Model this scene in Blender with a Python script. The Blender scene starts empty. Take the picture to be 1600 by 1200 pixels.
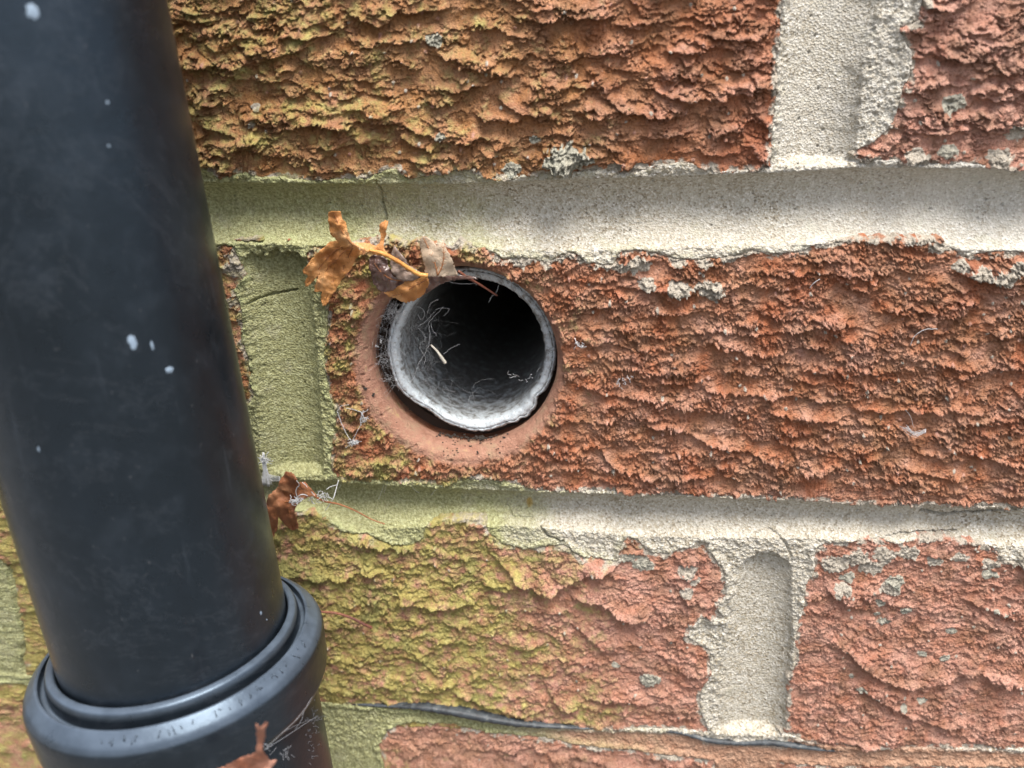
import bpy, bmesh, math, random
import numpy as np
from mathutils import Vector, Matrix
from mathutils.geometry import delaunay_2d_cdt
random.seed(7); RNG = np.random.default_rng(7)
scn = bpy.context.scene
C = scn.collection
MM = 0.001
# ------------------------------------------------------------------ camera
YAW, PITCH, ROLL = 0.0909753, 0.3138031, -0.01432
CAM = np.array([67.627, -169.397, 14.285])          # millimetres; the brick face is the plane y = 0
FPX = 1202.0
def cam_axes():
    f = np.array([-math.sin(YAW)*math.cos(PITCH), math.cos(YAW)*math.cos(PITCH), -math.sin(PITCH)])
    r = np.array([math.cos(YAW), math.sin(YAW), 0.0]); u = np.cross(r, f)
    return r*math.cos(ROLL)+u*math.sin(ROLL), -r*math.sin(ROLL)+u*math.cos(ROLL), f
CR, CU, CF = cam_axes()
cd = bpy.data.cameras.new('camera'); cam = bpy.data.objects.new('camera', cd); C.objects.link(cam)
cam.matrix_world = Matrix(((CR[0], CU[0], -CF[0], CAM[0]*MM), (CR[1], CU[1], -CF[1], CAM[1]*MM),
                           (CR[2], CU[2], -CF[2], CAM[2]*MM), (0, 0, 0, 1)))
cd.sensor_width = 36.0; cd.lens = FPX/1600*36.0
cd.clip_start = 0.005; cd.clip_end = 300.0
cd.dof.use_dof = True; cd.dof.focus_distance = 0.172; cd.dof.aperture_fstop = 13.0
scn.camera = cam
# ------------------------------------------------------------------ light
SUN_EL, SUN_AZ = math.radians(67), math.radians(152)   # azimuth clockwise from +Y (the wall faces -Y)
w = bpy.data.worlds.new('World'); scn.world = w; w.use_nodes = True
nt = w.node_tree; nt.nodes.clear()
sky = nt.nodes.new('ShaderNodeTexSky'); sky.sky_type = 'NISHITA'; sky.sun_disc = False
sky.sun_elevation = SUN_EL; sky.sun_rotation = SUN_AZ; sky.dust_density = 4.0; sky.air_density = 1.0
hs = nt.nodes.new('ShaderNodeHueSaturation'); hs.inputs['Saturation'].default_value = 0.68
bg = nt.nodes.new('ShaderNodeBackground'); bg.inputs['Strength'].default_value = 0.105
wo = nt.nodes.new('ShaderNodeOutputWorld')
nt.links.new(sky.outputs[0], hs.inputs['Color']); nt.links.new(hs.outputs[0], bg.inputs['Color']); nt.links.new(bg.outputs[0], wo.inputs[0])
sd = bpy.data.lights.new('sun', 'SUN'); sd.energy = 2.5; sd.angle = math.radians(32); sd.color = (1.0, 0.96, 0.9)
sun = bpy.data.objects.new('sun', sd); C.objects.link(sun)
sdir = Vector((math.sin(SUN_AZ)*math.cos(SUN_EL), math.cos(SUN_AZ)*math.cos(SUN_EL), math.sin(SUN_EL)))
sun.rotation_euler = sdir.to_track_quat('Z', 'Y').to_euler()
scn.view_settings.view_transform = 'Standard'; scn.view_settings.look = 'None'
scn.view_settings.exposure = 1.24; scn.view_settings.gamma = 1.0
scn.cycles.max_bounces = 6; scn.cycles.use_denoising = True

# ------------------------------------------------------------------ mapping between photograph and wall
def ray(px, py):
    px = np.asarray(px, float); py = np.asarray(py, float)
    return CF + ((px-800)/FPX)[..., None]*CR - ((py-600)/FPX)[..., None]*CU
def at(px, py, d=0.0):
    """point (mm) seen at pixel, standing d mm out from the brick face"""
    v = ray(px, py); t = (-np.asarray(d, float)-CAM[1])/v[..., 1]
    return CAM+v*t[..., None]
def wp(pts):
    a = np.array(pts, float); p = at(a[:, 0], a[:, 1], 0.0)
    return p[:, [0, 2]]
def zm(pts, ox, oy, s):
    return [(ox+x/s, oy+y/s) for x, y in pts]
# ------------------------------------------------------------------ noise on numpy arrays
def _h(ix, iy, seed):
    n = (ix.astype(np.int64)*374761393+iy.astype(np.int64)*668265263+seed*1442695041) & 0xffffffff
    n = ((n ^ (n >> 13))*1274126177) & 0xffffffff
    n = ((n ^ (n >> 16))*2246822519) & 0xffffffff
    return ((n ^ (n >> 15)) & 0xffffff).astype(np.float32)/16777216.0
def vnoise(x, y, seed=0):
    x = np.asarray(x, np.float32); y = np.asarray(y, np.float32)
    ix = np.floor(x); iy = np.floor(y); fx = x-ix; fy = y-iy
    out = 0
    ux = fx*fx*fx*(fx*(fx*6-15)+10); uy = fy*fy*fy*(fy*(fy*6-15)+10)
    g = []
    for dx, dy in ((0, 0), (1, 0), (0, 1), (1, 1)):
        a = _h(ix+dx, iy+dy, seed)*6.2831853
        g.append(np.cos(a)*(fx-dx)+np.sin(a)*(fy-dy))
    return ((g[0]*(1-ux)+g[1]*ux)*(1-uy)+(g[2]*(1-ux)+g[3]*ux)*uy)*1.5
def fbm(x, y, seed=0, o=4, gain=0.5):
    s = 0; a = 1; n = 0
    for k in range(o):
        s = s+a*vnoise(x*2**k+k*7.3, y*2**k-k*3.1, seed+k*17); n += a; a *= gain
    return s/n
def vor(x, y, seed=0):
    ix = np.floor(x); iy = np.floor(y)
    d1 = np.full(x.shape, 9., np.float32); d2 = d1.copy(); r = np.zeros_like(d1); r2 = r.copy(); cx = r.copy(); cy = r.copy()
    for dx in (-1, 0, 1):
        for dy in (-1, 0, 1):
            jx = ix+dx; jy = iy+dy
            px = jx+_h(jx, jy, seed); py = jy+_h(jx, jy, seed+5)
            d = np.hypot(px-x, py-y)
            m = d < d1
            d2 = np.where(m, d1, np.minimum(d2, d))
            r = np.where(m, _h(jx, jy, seed+9), r); r2 = np.where(m, _h(jx, jy, seed+13), r2)
            cx = np.where(m, x-px, cx); cy = np.where(m, y-py, cy)
            d1 = np.where(m, d, d1)
    return d1, d2, r, r2, cx, cy
def ss(a, b, x):
    t = np.clip((x-a)/(b-a), 0, 1); return t*t*(3-2*t)
# ------------------------------------------------------------------ object helpers
def tag(o, label=None, cat=None, group=None, kind=None):
    if label: o['label'] = label
    if cat: o['category'] = cat
    if group: o['group'] = group
    if kind: o['kind'] = kind
    return o
def empty(name, loc=(0, 0, 0)):
    o = bpy.data.objects.new(name, None); C.objects.link(o); o.location = Vector(loc)*MM
    o.empty_display_size = 0.01
    return o
def world_at(o):
    v = Vector(o.location)
    while o.parent is not None: o = o.parent; v += Vector(o.location)
    return v
def link(name, me, mats, parent=None, smooth=True):
    for m in (mats if isinstance(mats, (list, tuple)) else [mats]): me.materials.append(m)
    o = bpy.data.objects.new(name, me); C.objects.link(o)
    if parent is not None:
        o.parent = parent; o.location = -world_at(parent)
    if smooth: me.polygons.foreach_set('use_smooth', np.ones(len(me.polygons), bool))
    me.update()
    return o
def mesh_np(name, V, F, attrs=None):
    """V in mm (n,3); F (m,4) quads or (m,3)"""
    me = bpy.data.meshes.new(name)
    k = F.shape[1]
    me.vertices.add(len(V)); me.vertices.foreach_set('co', (np.asarray(V)*MM).astype(np.float32).ravel())
    me.loops.add(F.size); me.loops.foreach_set('vertex_index', F.astype(np.int32).ravel())
    me.polygons.add(len(F)); me.polygons.foreach_set('loop_start', np.arange(0, F.size, k, dtype=np.int32))
    me.update(calc_edges=True)
    for an, arr in (attrs or {}).items():
        a = me.attributes.new(an, 'FLOAT_COLOR', 'POINT')
        c = np.ones((len(V), 4), np.float32); c[:, :arr.shape[1]] = arr
        a.data.foreach_set('color', c.ravel())
    return me
def grid_faces(ny, nx, keep=None):
    i = np.arange(ny*nx).reshape(ny, nx)
    q = np.stack([i[:-1, :-1], i[:-1, 1:], i[1:, 1:], i[1:, :-1]], -1)
    if keep is not None:
        k = keep[:-1, :-1] | keep[:-1, 1:] | keep[1:, 1:] | keep[1:, :-1]
        q = q[k]
    return q.reshape(-1, 4)
def compact(V, F, A):
    used = np.unique(F); m = np.full(len(V), -1); m[used] = np.arange(len(used))
    return V[used], m[F], {k: a[used] for k, a in A.items()}

# ------------------------------------------------------------------ materials
def mat(name):
    m = bpy.data.materials.new(name); m.use_nodes = True
    t = m.node_tree; b = t.nodes['Principled BSDF']
    return m, t, b
def N(t, kind, **kw):
    n = t.nodes.new(kind)
    for k, v in kw.items():
        if k in n.inputs: n.inputs[k].default_value = v
        else: setattr(n, k, v)
    return n
def L(t, a, b): t.links.new(a, b)
def noise(t, scale, detail=6, rough=0.6, vec=None, dist=0.0):
    n = N(t, 'ShaderNodeTexNoise'); n.inputs['Scale'].default_value = scale; n.inputs['Detail'].default_value = detail
    n.inputs['Roughness'].default_value = rough; n.inputs['Distortion'].default_value = dist
    if vec is not None: L(t, vec, n.inputs['Vector'])
    return n.outputs['Fac']
def ramp(t, fac, stops, interp='LINEAR'):
    r = N(t, 'ShaderNodeValToRGB'); r.color_ramp.interpolation = interp
    e = r.color_ramp.elements
    while len(e) > 1: e.remove(e[-1])
    e[0].position = stops[0][0]; e[0].color = (*stops[0][1], 1) if len(stops[0][1]) == 3 else stops[0][1]
    for p, c in stops[1:]:
        x = e.new(p); x.color = (*c, 1)
    L(t, fac, r.inputs[0]); return r.outputs[0]
def g3(v): return (v, v, v)
def mix(t, fac, a, b, mode='MIX'):
    n = N(t, 'ShaderNodeMix', data_type='RGBA', blend_type=mode)
    for s, v in ((n.inputs[0], fac), (n.inputs[6], a), (n.inputs[7], b)):
        if isinstance(v, (int, float)): s.default_value = v
        elif isinstance(v, tuple): s.default_value = (*v, 1)
        else: L(t, v, s)
    return n.outputs[2]
def math_(t, op, a, b=None):
    n = N(t, 'ShaderNodeMath', operation=op)
    for i, v in ((0, a), (1, b)):
        if v is None: continue
        if isinstance(v, (int, float)): n.inputs[i].default_value = v
        else: L(t, v, n.inputs[i])
    return n.outputs[0]
def bump(t, b, h, dist, strength=1.0, prev=None):
    n = N(t, 'ShaderNodeBump'); n.inputs['Distance'].default_value = dist; n.inputs['Strength'].default_value = strength
    L(t, h, n.inputs['Height'])
    if prev is not None: L(t, prev, n.inputs['Normal'])
    L(t, n.outputs[0], b.inputs['Normal']); return n.outputs[0]
def coords(t): return N(t, 'ShaderNodeTexCoord').outputs['Object']
def attr(t, name):
    a = N(t, 'ShaderNodeAttribute'); a.attribute_name = name
    s = N(t, 'ShaderNodeSeparateColor'); L(t, a.outputs['Color'], s.inputs[0]); return s.outputs

def brick_mat():
    m, t, b = mat('weathered brick')
    P = coords(t); A = attr(t, 'wear'); B = attr(t, 'tone')
    n1 = noise(t, 90, 5, .65, P); n2 = noise(t, 420, 6, .7, P); n3 = noise(t, 1700, 4, .7, P); n4 = noise(t, 35, 3, .5, P)
    red = ramp(t, n1, [(.3, (.33, .105, .046)), (.5, (.47, .170, .082)), (.68, (.57, .255, .145))])
    och = ramp(t, n1, [(.3, (.31, .145, .048)), (.5, (.44, .220, .080)), (.7, (.53, .30, .13))])
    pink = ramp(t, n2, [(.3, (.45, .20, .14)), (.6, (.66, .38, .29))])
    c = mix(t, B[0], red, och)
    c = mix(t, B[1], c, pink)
    c = mix(t, ramp(t, n2, [(.52, g3(0)), (.68, g3(.55))]), c, (.50, .26, .175))
    c = mix(t, ramp(t, n3, [(.36, g3(.55)), (.46, g3(0))]), c, (.13, .06, .035))
    c = mix(t, ramp(t, n3, [(.60, g3(0)), (.72, g3(.55))]), c, (.58, .38, .29))
    c = mix(t, math_(t, 'MULTIPLY', ramp(t, noise(t, 150, 5, .65, P), [(.48, g3(0)), (.62, g3(.6))]), .7), c, (.22, .125, .062))
    mo = ramp(t, n3, [(.3, (.32, .275, .21)), (.6, (.60, .55, .46))])
    f2 = math_(t, 'ADD', A[1], math_(t, 'MULTIPLY', math_(t, 'SUBTRACT', n2, .5), 1.5))
    fm = math_(t, 'MULTIPLY', ramp(t, f2, [(.42, g3(0)), (.62, g3(.95))]), math_(t, 'GREATER_THAN', A[1], .02))
    c = mix(t, fm, c, mo)
    c = mix(t, B[2], c, ramp(t, n2, [(.3, (.33, .16, .105)), (.65, (.49, .27, .19))]))
    c = mix(t, math_(t, 'MULTIPLY', B[2], ramp(t, noise(t, 240, 6, .7, P), [(.5, g3(0)), (.66, g3(.6))])), c, (.40, .30, .19))
    alg = ramp(t, n2, [(.30, (.24, .195, .05)), (.52, (.45, .38, .115)), (.75, (.60, .55, .22))])
    alg = mix(t, ramp(t, n1, [(.47, g3(0)), (.64, g3(.7))]), alg, (.25, .26, .08))
    f = math_(t, 'ADD', A[0], math_(t, 'MULTIPLY', math_(t, 'SUBTRACT', n2, .5), 2.0))
    fa = math_(t, 'MULTIPLY', ramp(t, f, [(.25, g3(0)), (.95, g3(.92))]), math_(t, 'GREATER_THAN', A[0], .02))
    c = mix(t, fa, c, alg)
    c = mix(t, ramp(t, A[2], [(.3, g3(0)), (.6, g3(.9))]), c, ramp(t, n3, [(.3, (.29, .29, .23)), (.6, (.52, .52, .43))]))
    L(t, c, b.inputs['Base Color']); b.inputs['Roughness'].default_value = .85
    b.inputs['Specular IOR Level'].default_value = .25
    h = math_(t, 'ADD', math_(t, 'MULTIPLY', noise(t, 800, 6, .75, P), 1.0), math_(t, 'MULTIPLY', noise(t, 2600, 3, .6, P), .6))
    bump(t, b, h, .0010, 1.0)
    return m
def mortar_mat():
    m, t, b = mat('sandy mortar')
    P = coords(t); A = attr(t, 'wear'); B = attr(t, 'tone')
    v = N(t, 'ShaderNodeTexVoronoi'); v.inputs['Scale'].default_value = 2300; L(t, P, v.inputs['Vector'])
    sc = N(t, 'ShaderNodeSeparateColor'); L(t, v.outputs['Color'], sc.inputs[0])
    n1 = noise(t, 60, 5, .6, P); n3 = noise(t, 1500, 4, .7, P)
    c = ramp(t, sc.outputs[0], [(0, (.15, .12, .08)), (.1, (.30, .255, .18)), (.5, (.41, .38, .315)), (.85, (.49, .46, .395)), (1, (.64, .61, .55))])
    c = mix(t, ramp(t, n1, [(.35, g3(0)), (.7, g3(.45))]), c, (.53, .49, .41))
    c = mix(t, math_(t, 'MULTIPLY', B[0], .6), c, (.55, .54, .51))
    c = mix(t, ramp(t, noise(t, 210, 4, .6, P), [(.6, g3(0)), (.75, g3(.35))]), c, (.27, .22, .15))
    c = mix(t, B[1], c, ramp(t, noise(t, 300, 4, .6, P), [(.3, (.30, .16, .10)), (.7, (.46, .29, .20))]))
    c = mix(t, B[2], c, (.40, .20, .035))
    g = ramp(t, n3, [(.33, (.15, .145, .055)), (.5, (.29, .29, .13)), (.66, (.45, .46, .26))])
    f = math_(t, 'ADD', A[0], math_(t, 'MULTIPLY', math_(t, 'SUBTRACT', noise(t, 240, 6, .7, P), .5), .8))
    c = mix(t, math_(t, 'MULTIPLY', ramp(t, f, [(.1, g3(0)), (.9, g3(.9))]), math_(t, 'GREATER_THAN', A[0], .02)), c, g)
    c = mix(t, ramp(t, A[1], [(.3, g3(0)), (.7, g3(.55))]), c, (.38, .40, .20))
    L(t, c, b.inputs['Base Color']); b.inputs['Roughness'].default_value = .9
    b.inputs['Specular IOR Level'].default_value = .2
    h = math_(t, 'ADD', v.outputs['Distance'], math_(t, 'MULTIPLY', noise(t, 900, 5, .7, P), 1.3))
    bump(t, b, h, .00032, .9)
    return m
M_BRICK = brick_mat(); M_MORTAR = mortar_mat()

# ------------------------------------------------------------------ wall layout traced from the brickwork
POLYS = {
 'J1': [(-600, 268), (0, 270), (315, 261), (332, 265), (345, 277), (385, 267), (405, 277), (440, 275), (475, 281), (512, 281), (545, 277),
        (580, 278), (588, 267), (620, 262), (640, 274), (690, 265), (722, 259), (747, 270), (780, 277), (810, 272), (840, 270), (885, 270), (922, 265),
        (947, 261), (970, 272), (1010, 265), (1018, 257), (1060, 254), (1100, 257), (1120, 265), (1155, 265), (1185, 259), (1205, 262),
        (1350, 250), (1400, 248), (1440, 257), (1500, 252), (1560, 258), (1600, 262), (2300, 250),
        (2300, 405), (1600, 393), (1550, 392), (1512, 401), (1482, 386), (1470, 371), (1437, 372), (1375, 370), (1330, 372), (1300, 378), (1265, 386),
        (1250, 393), (1200, 397), (1175, 391), (1140, 401), (1095, 405), (1060, 405), (1025, 395), (1000, 390), (967, 394), (958, 414),
        (915, 411), (900, 396), (885, 395), (855, 410), (822, 402), (785, 404), (760, 390), (742, 386), (720, 375), (705, 387), (680, 380), (655, 375),
        (632, 380), (610, 372), (560, 378), (507, 386), (490, 384), (478, 402), (465, 396), (450, 377), (445, 387), (425, 385), (407, 372), (367, 375), (340, 385), (0, 380), (-600, 375)],
 'PT': [(1226, -500), (1222, 0), (1215, 60), (1210, 100), (1212, 150), (1205, 200), (1200, 270), (1350, 256), (1332, 238), (1365, 222), (1396, 190),
        (1411, 140), (1421, 119), (1425, 84), (1405, 45), (1434, 30), (1442, 0), (1450, -500)],
 'PL': [(340, 375), (366, 388), (383, 427), (366, 453), (379, 487), (376, 531), (388, 557), (390, 600), (398, 617), (382, 640), (300, 655), (300, 800), (505, 800), (520, 740),
        (518, 721), (520, 687), (528, 640), (514, 617), (508, 557), (514, 483), (500, 440), (483, 420), (478, 375)],
 'J2': [(-600, 700), (0, 716), (380, 742), (505, 745), (520, 738), (540, 747), (575, 750), (625, 751), (662, 752), (700, 757), (717, 747), (735, 744), (770, 748), (810, 756), (835, 764),
        (885, 765), (922, 765), (972, 767), (1010, 769), (1060, 771), (1110, 774), (1200, 776), (1275, 782), (1350, 787), (1400, 788), (1500, 790), (1600, 791), (2300, 815),
        (2300, 900), (1600, 862), (1595, 880), (1570, 876), (1550, 855), (1525, 847), (1450, 840), (1425, 847), (1400, 850), (1375, 844), (1353, 842), (1323, 847), (1293, 848), (1273, 856),
        (1262, 880), (1130, 880), (1118, 866), (1107, 845), (1090, 850), (1072, 856), (1040, 867), (1015, 862), (997, 847), (982, 837), (972, 848), (965, 876), (935, 872), (905, 868), (880, 850), (850, 853), (820, 858),
        (785, 848), (765, 835), (757, 813), (725, 811), (687, 812), (665, 822), (660, 842), (640, 852), (610, 850), (590, 842), (575, 834), (537, 831), (510, 813), (487, 801), (470, 790), (420, 775), (0, 772), (-600, 770)],
 'PB': [(1150, 840), (1107, 843), (1103, 857), (1120, 877), (1130, 890), (1134, 930), (1117, 947), (1130, 966), (1112, 968), (1093, 963), (1080, 975), (1073, 993), (1090, 1007), (1108, 1014),
        (1110, 1047), (1094, 1080), (1093, 1107), (1106, 1140), (1120, 1156), (1134, 1156), (1200, 1152), (1229, 1140), (1231, 1123), (1233, 1053), (1243, 1040), (1243, 993), (1252, 960), (1257, 940), (1259, 913), (1273, 893), (1273, 840)],
 'PZ': [(-60, 860), (5, 870), (18, 900), (30, 960), (38, 1000), (36, 1060), (-60, 1060)],
 'J3': [(-600, 1045), (0, 1050), (70, 1056), (495, 1096), (620, 1106), (700, 1113), (800, 1130), (900, 1136), (1040, 1137), (1100, 1142), (1210, 1140), (1290, 1163), (1394, 1167), (1600, 1168), (2300, 1180),
        (2300, 1230), (1600, 1198), (1300, 1197), (1212, 1190), (1215, 1500), (1110, 1500), (1115, 1187), (1040, 1178), (900, 1162), (850, 1152), (760, 1143), (700, 1130), (640, 1127), (605, 1140),
        (592, 1165), (600, 1190), (610, 1500), (540, 1500), (520, 1200), (505, 1150), (480, 1110), (60, 1072), (0, 1066), (-600, 1060)],
}
BH = [  # tooled grooves: (top line, bottom line, depth) of the bed joints
 ([(-600, 284), (315, 286), (700, 287), (1000, 276), (1200, 270), (1330, 262), (1600, 262), (2300, 252)], [(-600, 372), (340, 380), (900, 392), (1300, 380), (1600, 392), (2300, 402)], 4.6),
 ([(-600, 705), (505, 752), (700, 764), (1000, 772), (1600, 793), (2300, 817)], [(-600, 770), (470, 800), (560, 832), (660, 822), (800, 822), (1000, 838), (1300, 842), (1600, 854), (2300, 890)], 4.0)]
BV = [  # perpends: (left line, right line, top y, bottom y, depth)
 ([(1226, -500), (1222, 0), (1205, 262), (1203, 300)], [(1385, -500), (1378, 0), (1350, 100), (1338, 240), (1338, 300)], -900, 262, 3.6),
 ([(372, 388), (399, 617), (412, 760)], [(481, 385), (499, 600), (508, 760)], 392, 745, 4.2),
 ([(1158, 840), (1142, 930), (1112, 1140)], [(1236, 840), (1240, 1000), (1231, 1150)], 862, 1150, 3.4)]
HOLE = (at(722, 568, 0)[0], at(722, 568, 0)[2])
# ---- sampling lines (mm): fine where the photograph looks, coarser beyond
XA, XB, ZA, ZB, DU = -52.0, 196.0, -146.0, 52.0, 0.2
def lines(a, b, ext):
    f = np.arange(a, b+DU/2, DU)
    s = np.cumsum(np.minimum(1.5, DU*1.12**np.arange(1, 400))); s = s[s < ext]
    return np.concatenate([(a-s)[::-1], f, b+s])
GX = lines(XA, XB, 150); GZ = lines(ZA, ZB, 130)
U, Vv = np.meshgrid(GX, GZ); U = U.astype(np.float32); Vv = Vv.astype(np.float32)
NY, NX = U.shape
def sdf_poly(poly, X, Z):
    P = wp(poly).astype(np.float32); d = np.full(X.shape, 1e9, np.float32); ins = np.zeros(X.shape, bool)
    for i in range(len(P)):
        a = P[i]; b = P[(i+1) % len(P)]; e = b-a
        t = np.clip(((X-a[0])*e[0]+(Z-a[1])*e[1])/(e@e+1e-9), 0, 1)
        d = np.minimum(d, (X-a[0]-t*e[0])**2+(Z-a[1]-t*e[1])**2)
        c = (a[1] > Z) != (b[1] > Z)
        ins ^= c & (X < (b[0]-a[0])*(Z-a[1])/((b[1]-a[1]) if b[1] != a[1] else 1e-9)+a[0])
    return np.where(ins, 1, -1)*np.sqrt(d)
cx_ = np.arange(GX[0]-1, GX[-1]+1.5, .6); cz_ = np.arange(GZ[0]-1, GZ[-1]+1.5, .6)
CXX, CZZ = np.meshgrid(cx_.astype(np.float32), cz_.astype(np.float32))
cs = np.full(CXX.shape, -1e3, np.float32)
for k in POLYS: cs = np.maximum(cs, sdf_poly(POLYS[k], CXX, CZZ))
# regular brickwork beyond the traced part
def beyond():
    Z1 = at(1000, 329)[2]
    XR = at(1230, 560)[0]
    d = np.full(CXX.shape, -1e3, np.float32)
    for k in range(-3, 4):
        zc = Z1+74.5*k
        if k in (0, -1, -2): continue
        d = np.maximum(d, 6-np.abs(CZZ-zc))
    for r in range(-4, 4):       # courses: r=0 lies just above joint one
        for q in range(-4, 5):
            xc = XR+225*q-(112.5 if r % 2 else 0)
            if (r, q) in ((0, 0), (-1, 0), (-2, 0)): continue
            inrow = np.minimum(CZZ-(Z1+74.5*r), Z1+74.5*(r+1)-CZZ)
            d = np.maximum(d, np.minimum(6-np.abs(CXX-xc), inrow+4))
    far = np.maximum(np.maximum(GX[0]*0+(-60)-CXX, CXX-215), np.maximum(CZZ-56, -150-CZZ))
    return np.where(far > -10, np.minimum(d, far+2), -1e3)
cs = np.maximum(cs, beyond())
def bil(src, X, Z):
    fx = (X-cx_[0])/.6; fz = (Z-cz_[0])/.6
    ix = np.clip(fx.astype(int), 0, src.shape[1]-2); iz = np.clip(fz.astype(int), 0, src.shape[0]-2)
    fx = fx-ix; fz = fz-iz
    return (src[iz, ix]*(1-fx)*(1-fz)+src[iz, ix+1]*fx*(1-fz)+src[iz+1, ix]*(1-fx)*fz+src[iz+1, ix+1]*fx*fz).astype(np.float32)
MS = bil(cs, U, Vv)
MSr = MS+0.75*fbm(U/2.6, Vv/2.6, 3, 4, .6)+0.25*fbm(U/.6, Vv/.6, 4, 2)
# groove depth
GR = np.zeros_like(U); TT = np.full(U.shape, .5, np.float32)
for top, bot, D in BH:
    a = wp(top); b = wp(bot)
    zt = np.interp(U, a[:, 0], a[:, 1]); zb = np.interp(U, b[:, 0], b[:, 1])
    t = (Vv-zb)/(zt-zb); ins = (t > 0) & (t < 1)
    t = np.clip(t, 0, 1)
    g = D*(1-np.abs(2*t-1)**2.0)**.85*(0.72+.45*t)
    g = np.where(ins, np.maximum(g, 1.5*ss(1.0, .93, t)*ss(0, .6, t)), 0)
    GR = np.maximum(GR, g)
BEDG = GR.copy()
for bi, (lf, rt, y0, y1, D) in enumerate(BV):
    a = wp(lf); b = wp(rt)
    oa = np.argsort(a[:, 1]); ob = np.argsort(b[:, 1])
    xl = np.interp(Vv, a[oa, 1], a[oa, 0]); xr = np.interp(Vv, b[ob, 1], b[ob, 0])
    t = np.clip((U-xl+.55*fbm(U/3.0, Vv/3.0, 56, 4))/(xr-xl), 0, 1)
    z0 = at((lf[0][0]+rt[0][0])/2, y0)[2]; z1 = at((lf[-1][0]+rt[-1][0])/2, y1)[2]
    jz = .9*fbm(U/2.5, Vv/2.5, 55, 3)
    m = ss(0, 1.2, z0-Vv-(1.6 if bi == 1 else 4.0)*np.abs(2*t-1.1)**2.2+jz*(2.6 if bi == 1 else 1.3))*ss(0, 2.5, Vv-z1+jz)
    t = np.clip(t, 0, 1)**1.35
    g = D*(1-np.abs(2*t-1)**2.2)**.8*m
    GR = np.maximum(GR, g)

# ------------------------------------------------------------------ ledges of torn clay (polyline in the photograph, height, how far it runs up)
LED = []
def led(pts, o, amp=2.0, up=4.0):
    LED.append((zm(pts, *o), amp, up))
o6 = (270, 0, 3.2); o7 = (740, 0, 3.2); o8 = (880, 380, 2.222); o9 = (460, 720, 2.5); o5 = (1040, 700, 2.4)
for p, a in (([(0, 90), (80, 95), (160, 100), (210, 85)], 1.5), ([(530, 150), (620, 165), (730, 170), (830, 165)], 2.6), ([(330, 210), (380, 245), (450, 265), (540, 255), (640, 235), (690, 210)], 2.4),
             ([(40, 320), (150, 330), (230, 300), (300, 325), (410, 305)], 2.2), ([(270, 360), (350, 385), (430, 390), (500, 400), (585, 380)], 2.0), ([(120, 605), (220, 630), (300, 670), (400, 700), (440, 680)], 2.2),
             ([(640, 600), (720, 590), (800, 600), (880, 612), (920, 590), (1000, 580), (1100, 595), (1200, 625), (1300, 660), (1350, 680), (1450, 690), (1560, 675)], 2.8), ([(1140, 660), (1200, 700), (1280, 730), (1340, 720)], 1.8),
             ([(380, 745), (500, 770), (600, 780), (700, 780), (800, 770), (850, 820)], 1.2), ([(860, 40), (960, 90), (1040, 115), (1080, 100), (1120, 50), (1250, 40), (1380, 30)], 2.8), ([(1050, 190), (1130, 210), (1200, 195), (1245, 170)], 2.4),
             ([(1290, 420), (1400, 440), (1500, 420), (1590, 400)], 2.2), ([(60, 180), (140, 190), (190, 180)], 1.6), ([(590, 400), (640, 420), (690, 430), (720, 400)], 1.6), ([(560, 540), (610, 570), (650, 560)], 1.6),
             ([(730, 395), (790, 400), (860, 390)], 1.2), ([(880, 380), (960, 395), (1050, 390)], 1.5), ([(960, 450), (1060, 470), (1160, 465)], 1.4), ([(1260, 500), (1330, 510), (1390, 490)], 2.0), ([(640, 70), (700, 85), (740, 80)], 1.5),
             ([(430, 460), (520, 440), (580, 430)], 1.0), ([(880, 660), (940, 700), (1010, 690)], 1.2), ([(1480, 120), (1540, 115), (1600, 130)], 1.6)):
    led(p, o6, a)
for p, a in (([(0, 560), (100, 585), (250, 590)], 2.4), ([(100, 470), (240, 540), (330, 550), (400, 530)], 2.2), ([(520, 540), (620, 560), (740, 572)], 2.2), ([(610, 440), (700, 500), (780, 540), (900, 550), (1045, 540)], 2.4),
             ([(850, 430), (960, 445), (1100, 480), (1200, 492), (1300, 460), (1430, 440)], 2.6), ([(400, 20), (480, 60), (540, 90), (640, 60), (720, 70)], 2.6), ([(0, 330), (100, 352), (200, 330)], 2.2), ([(850, 670), (960, 672), (1100, 650)], 1.8),
             ([(550, 710), (640, 710), (720, 742)], 1.3), ([(1100, 730), (1230, 770), (1350, 750)], 1.7), ([(680, 105), (780, 130), (860, 140)], 1.6), ([(600, 260), (700, 250), (820, 225)], 1.6), ([(940, 265), (1000, 240), (1080, 245), (1160, 240)], 2.0),
             ([(380, 270), (440, 290), (520, 285)], 1.6), ([(1250, 330), (1330, 340), (1420, 325)], 1.5), ([(1180, 170), (1260, 175), (1420, 180)], 1.8), ([(270, 80), (350, 95), (430, 70)], 1.8), ([(640, 320), (740, 340), (830, 345)], 1.2)):
    led(p, o7, a)
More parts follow.
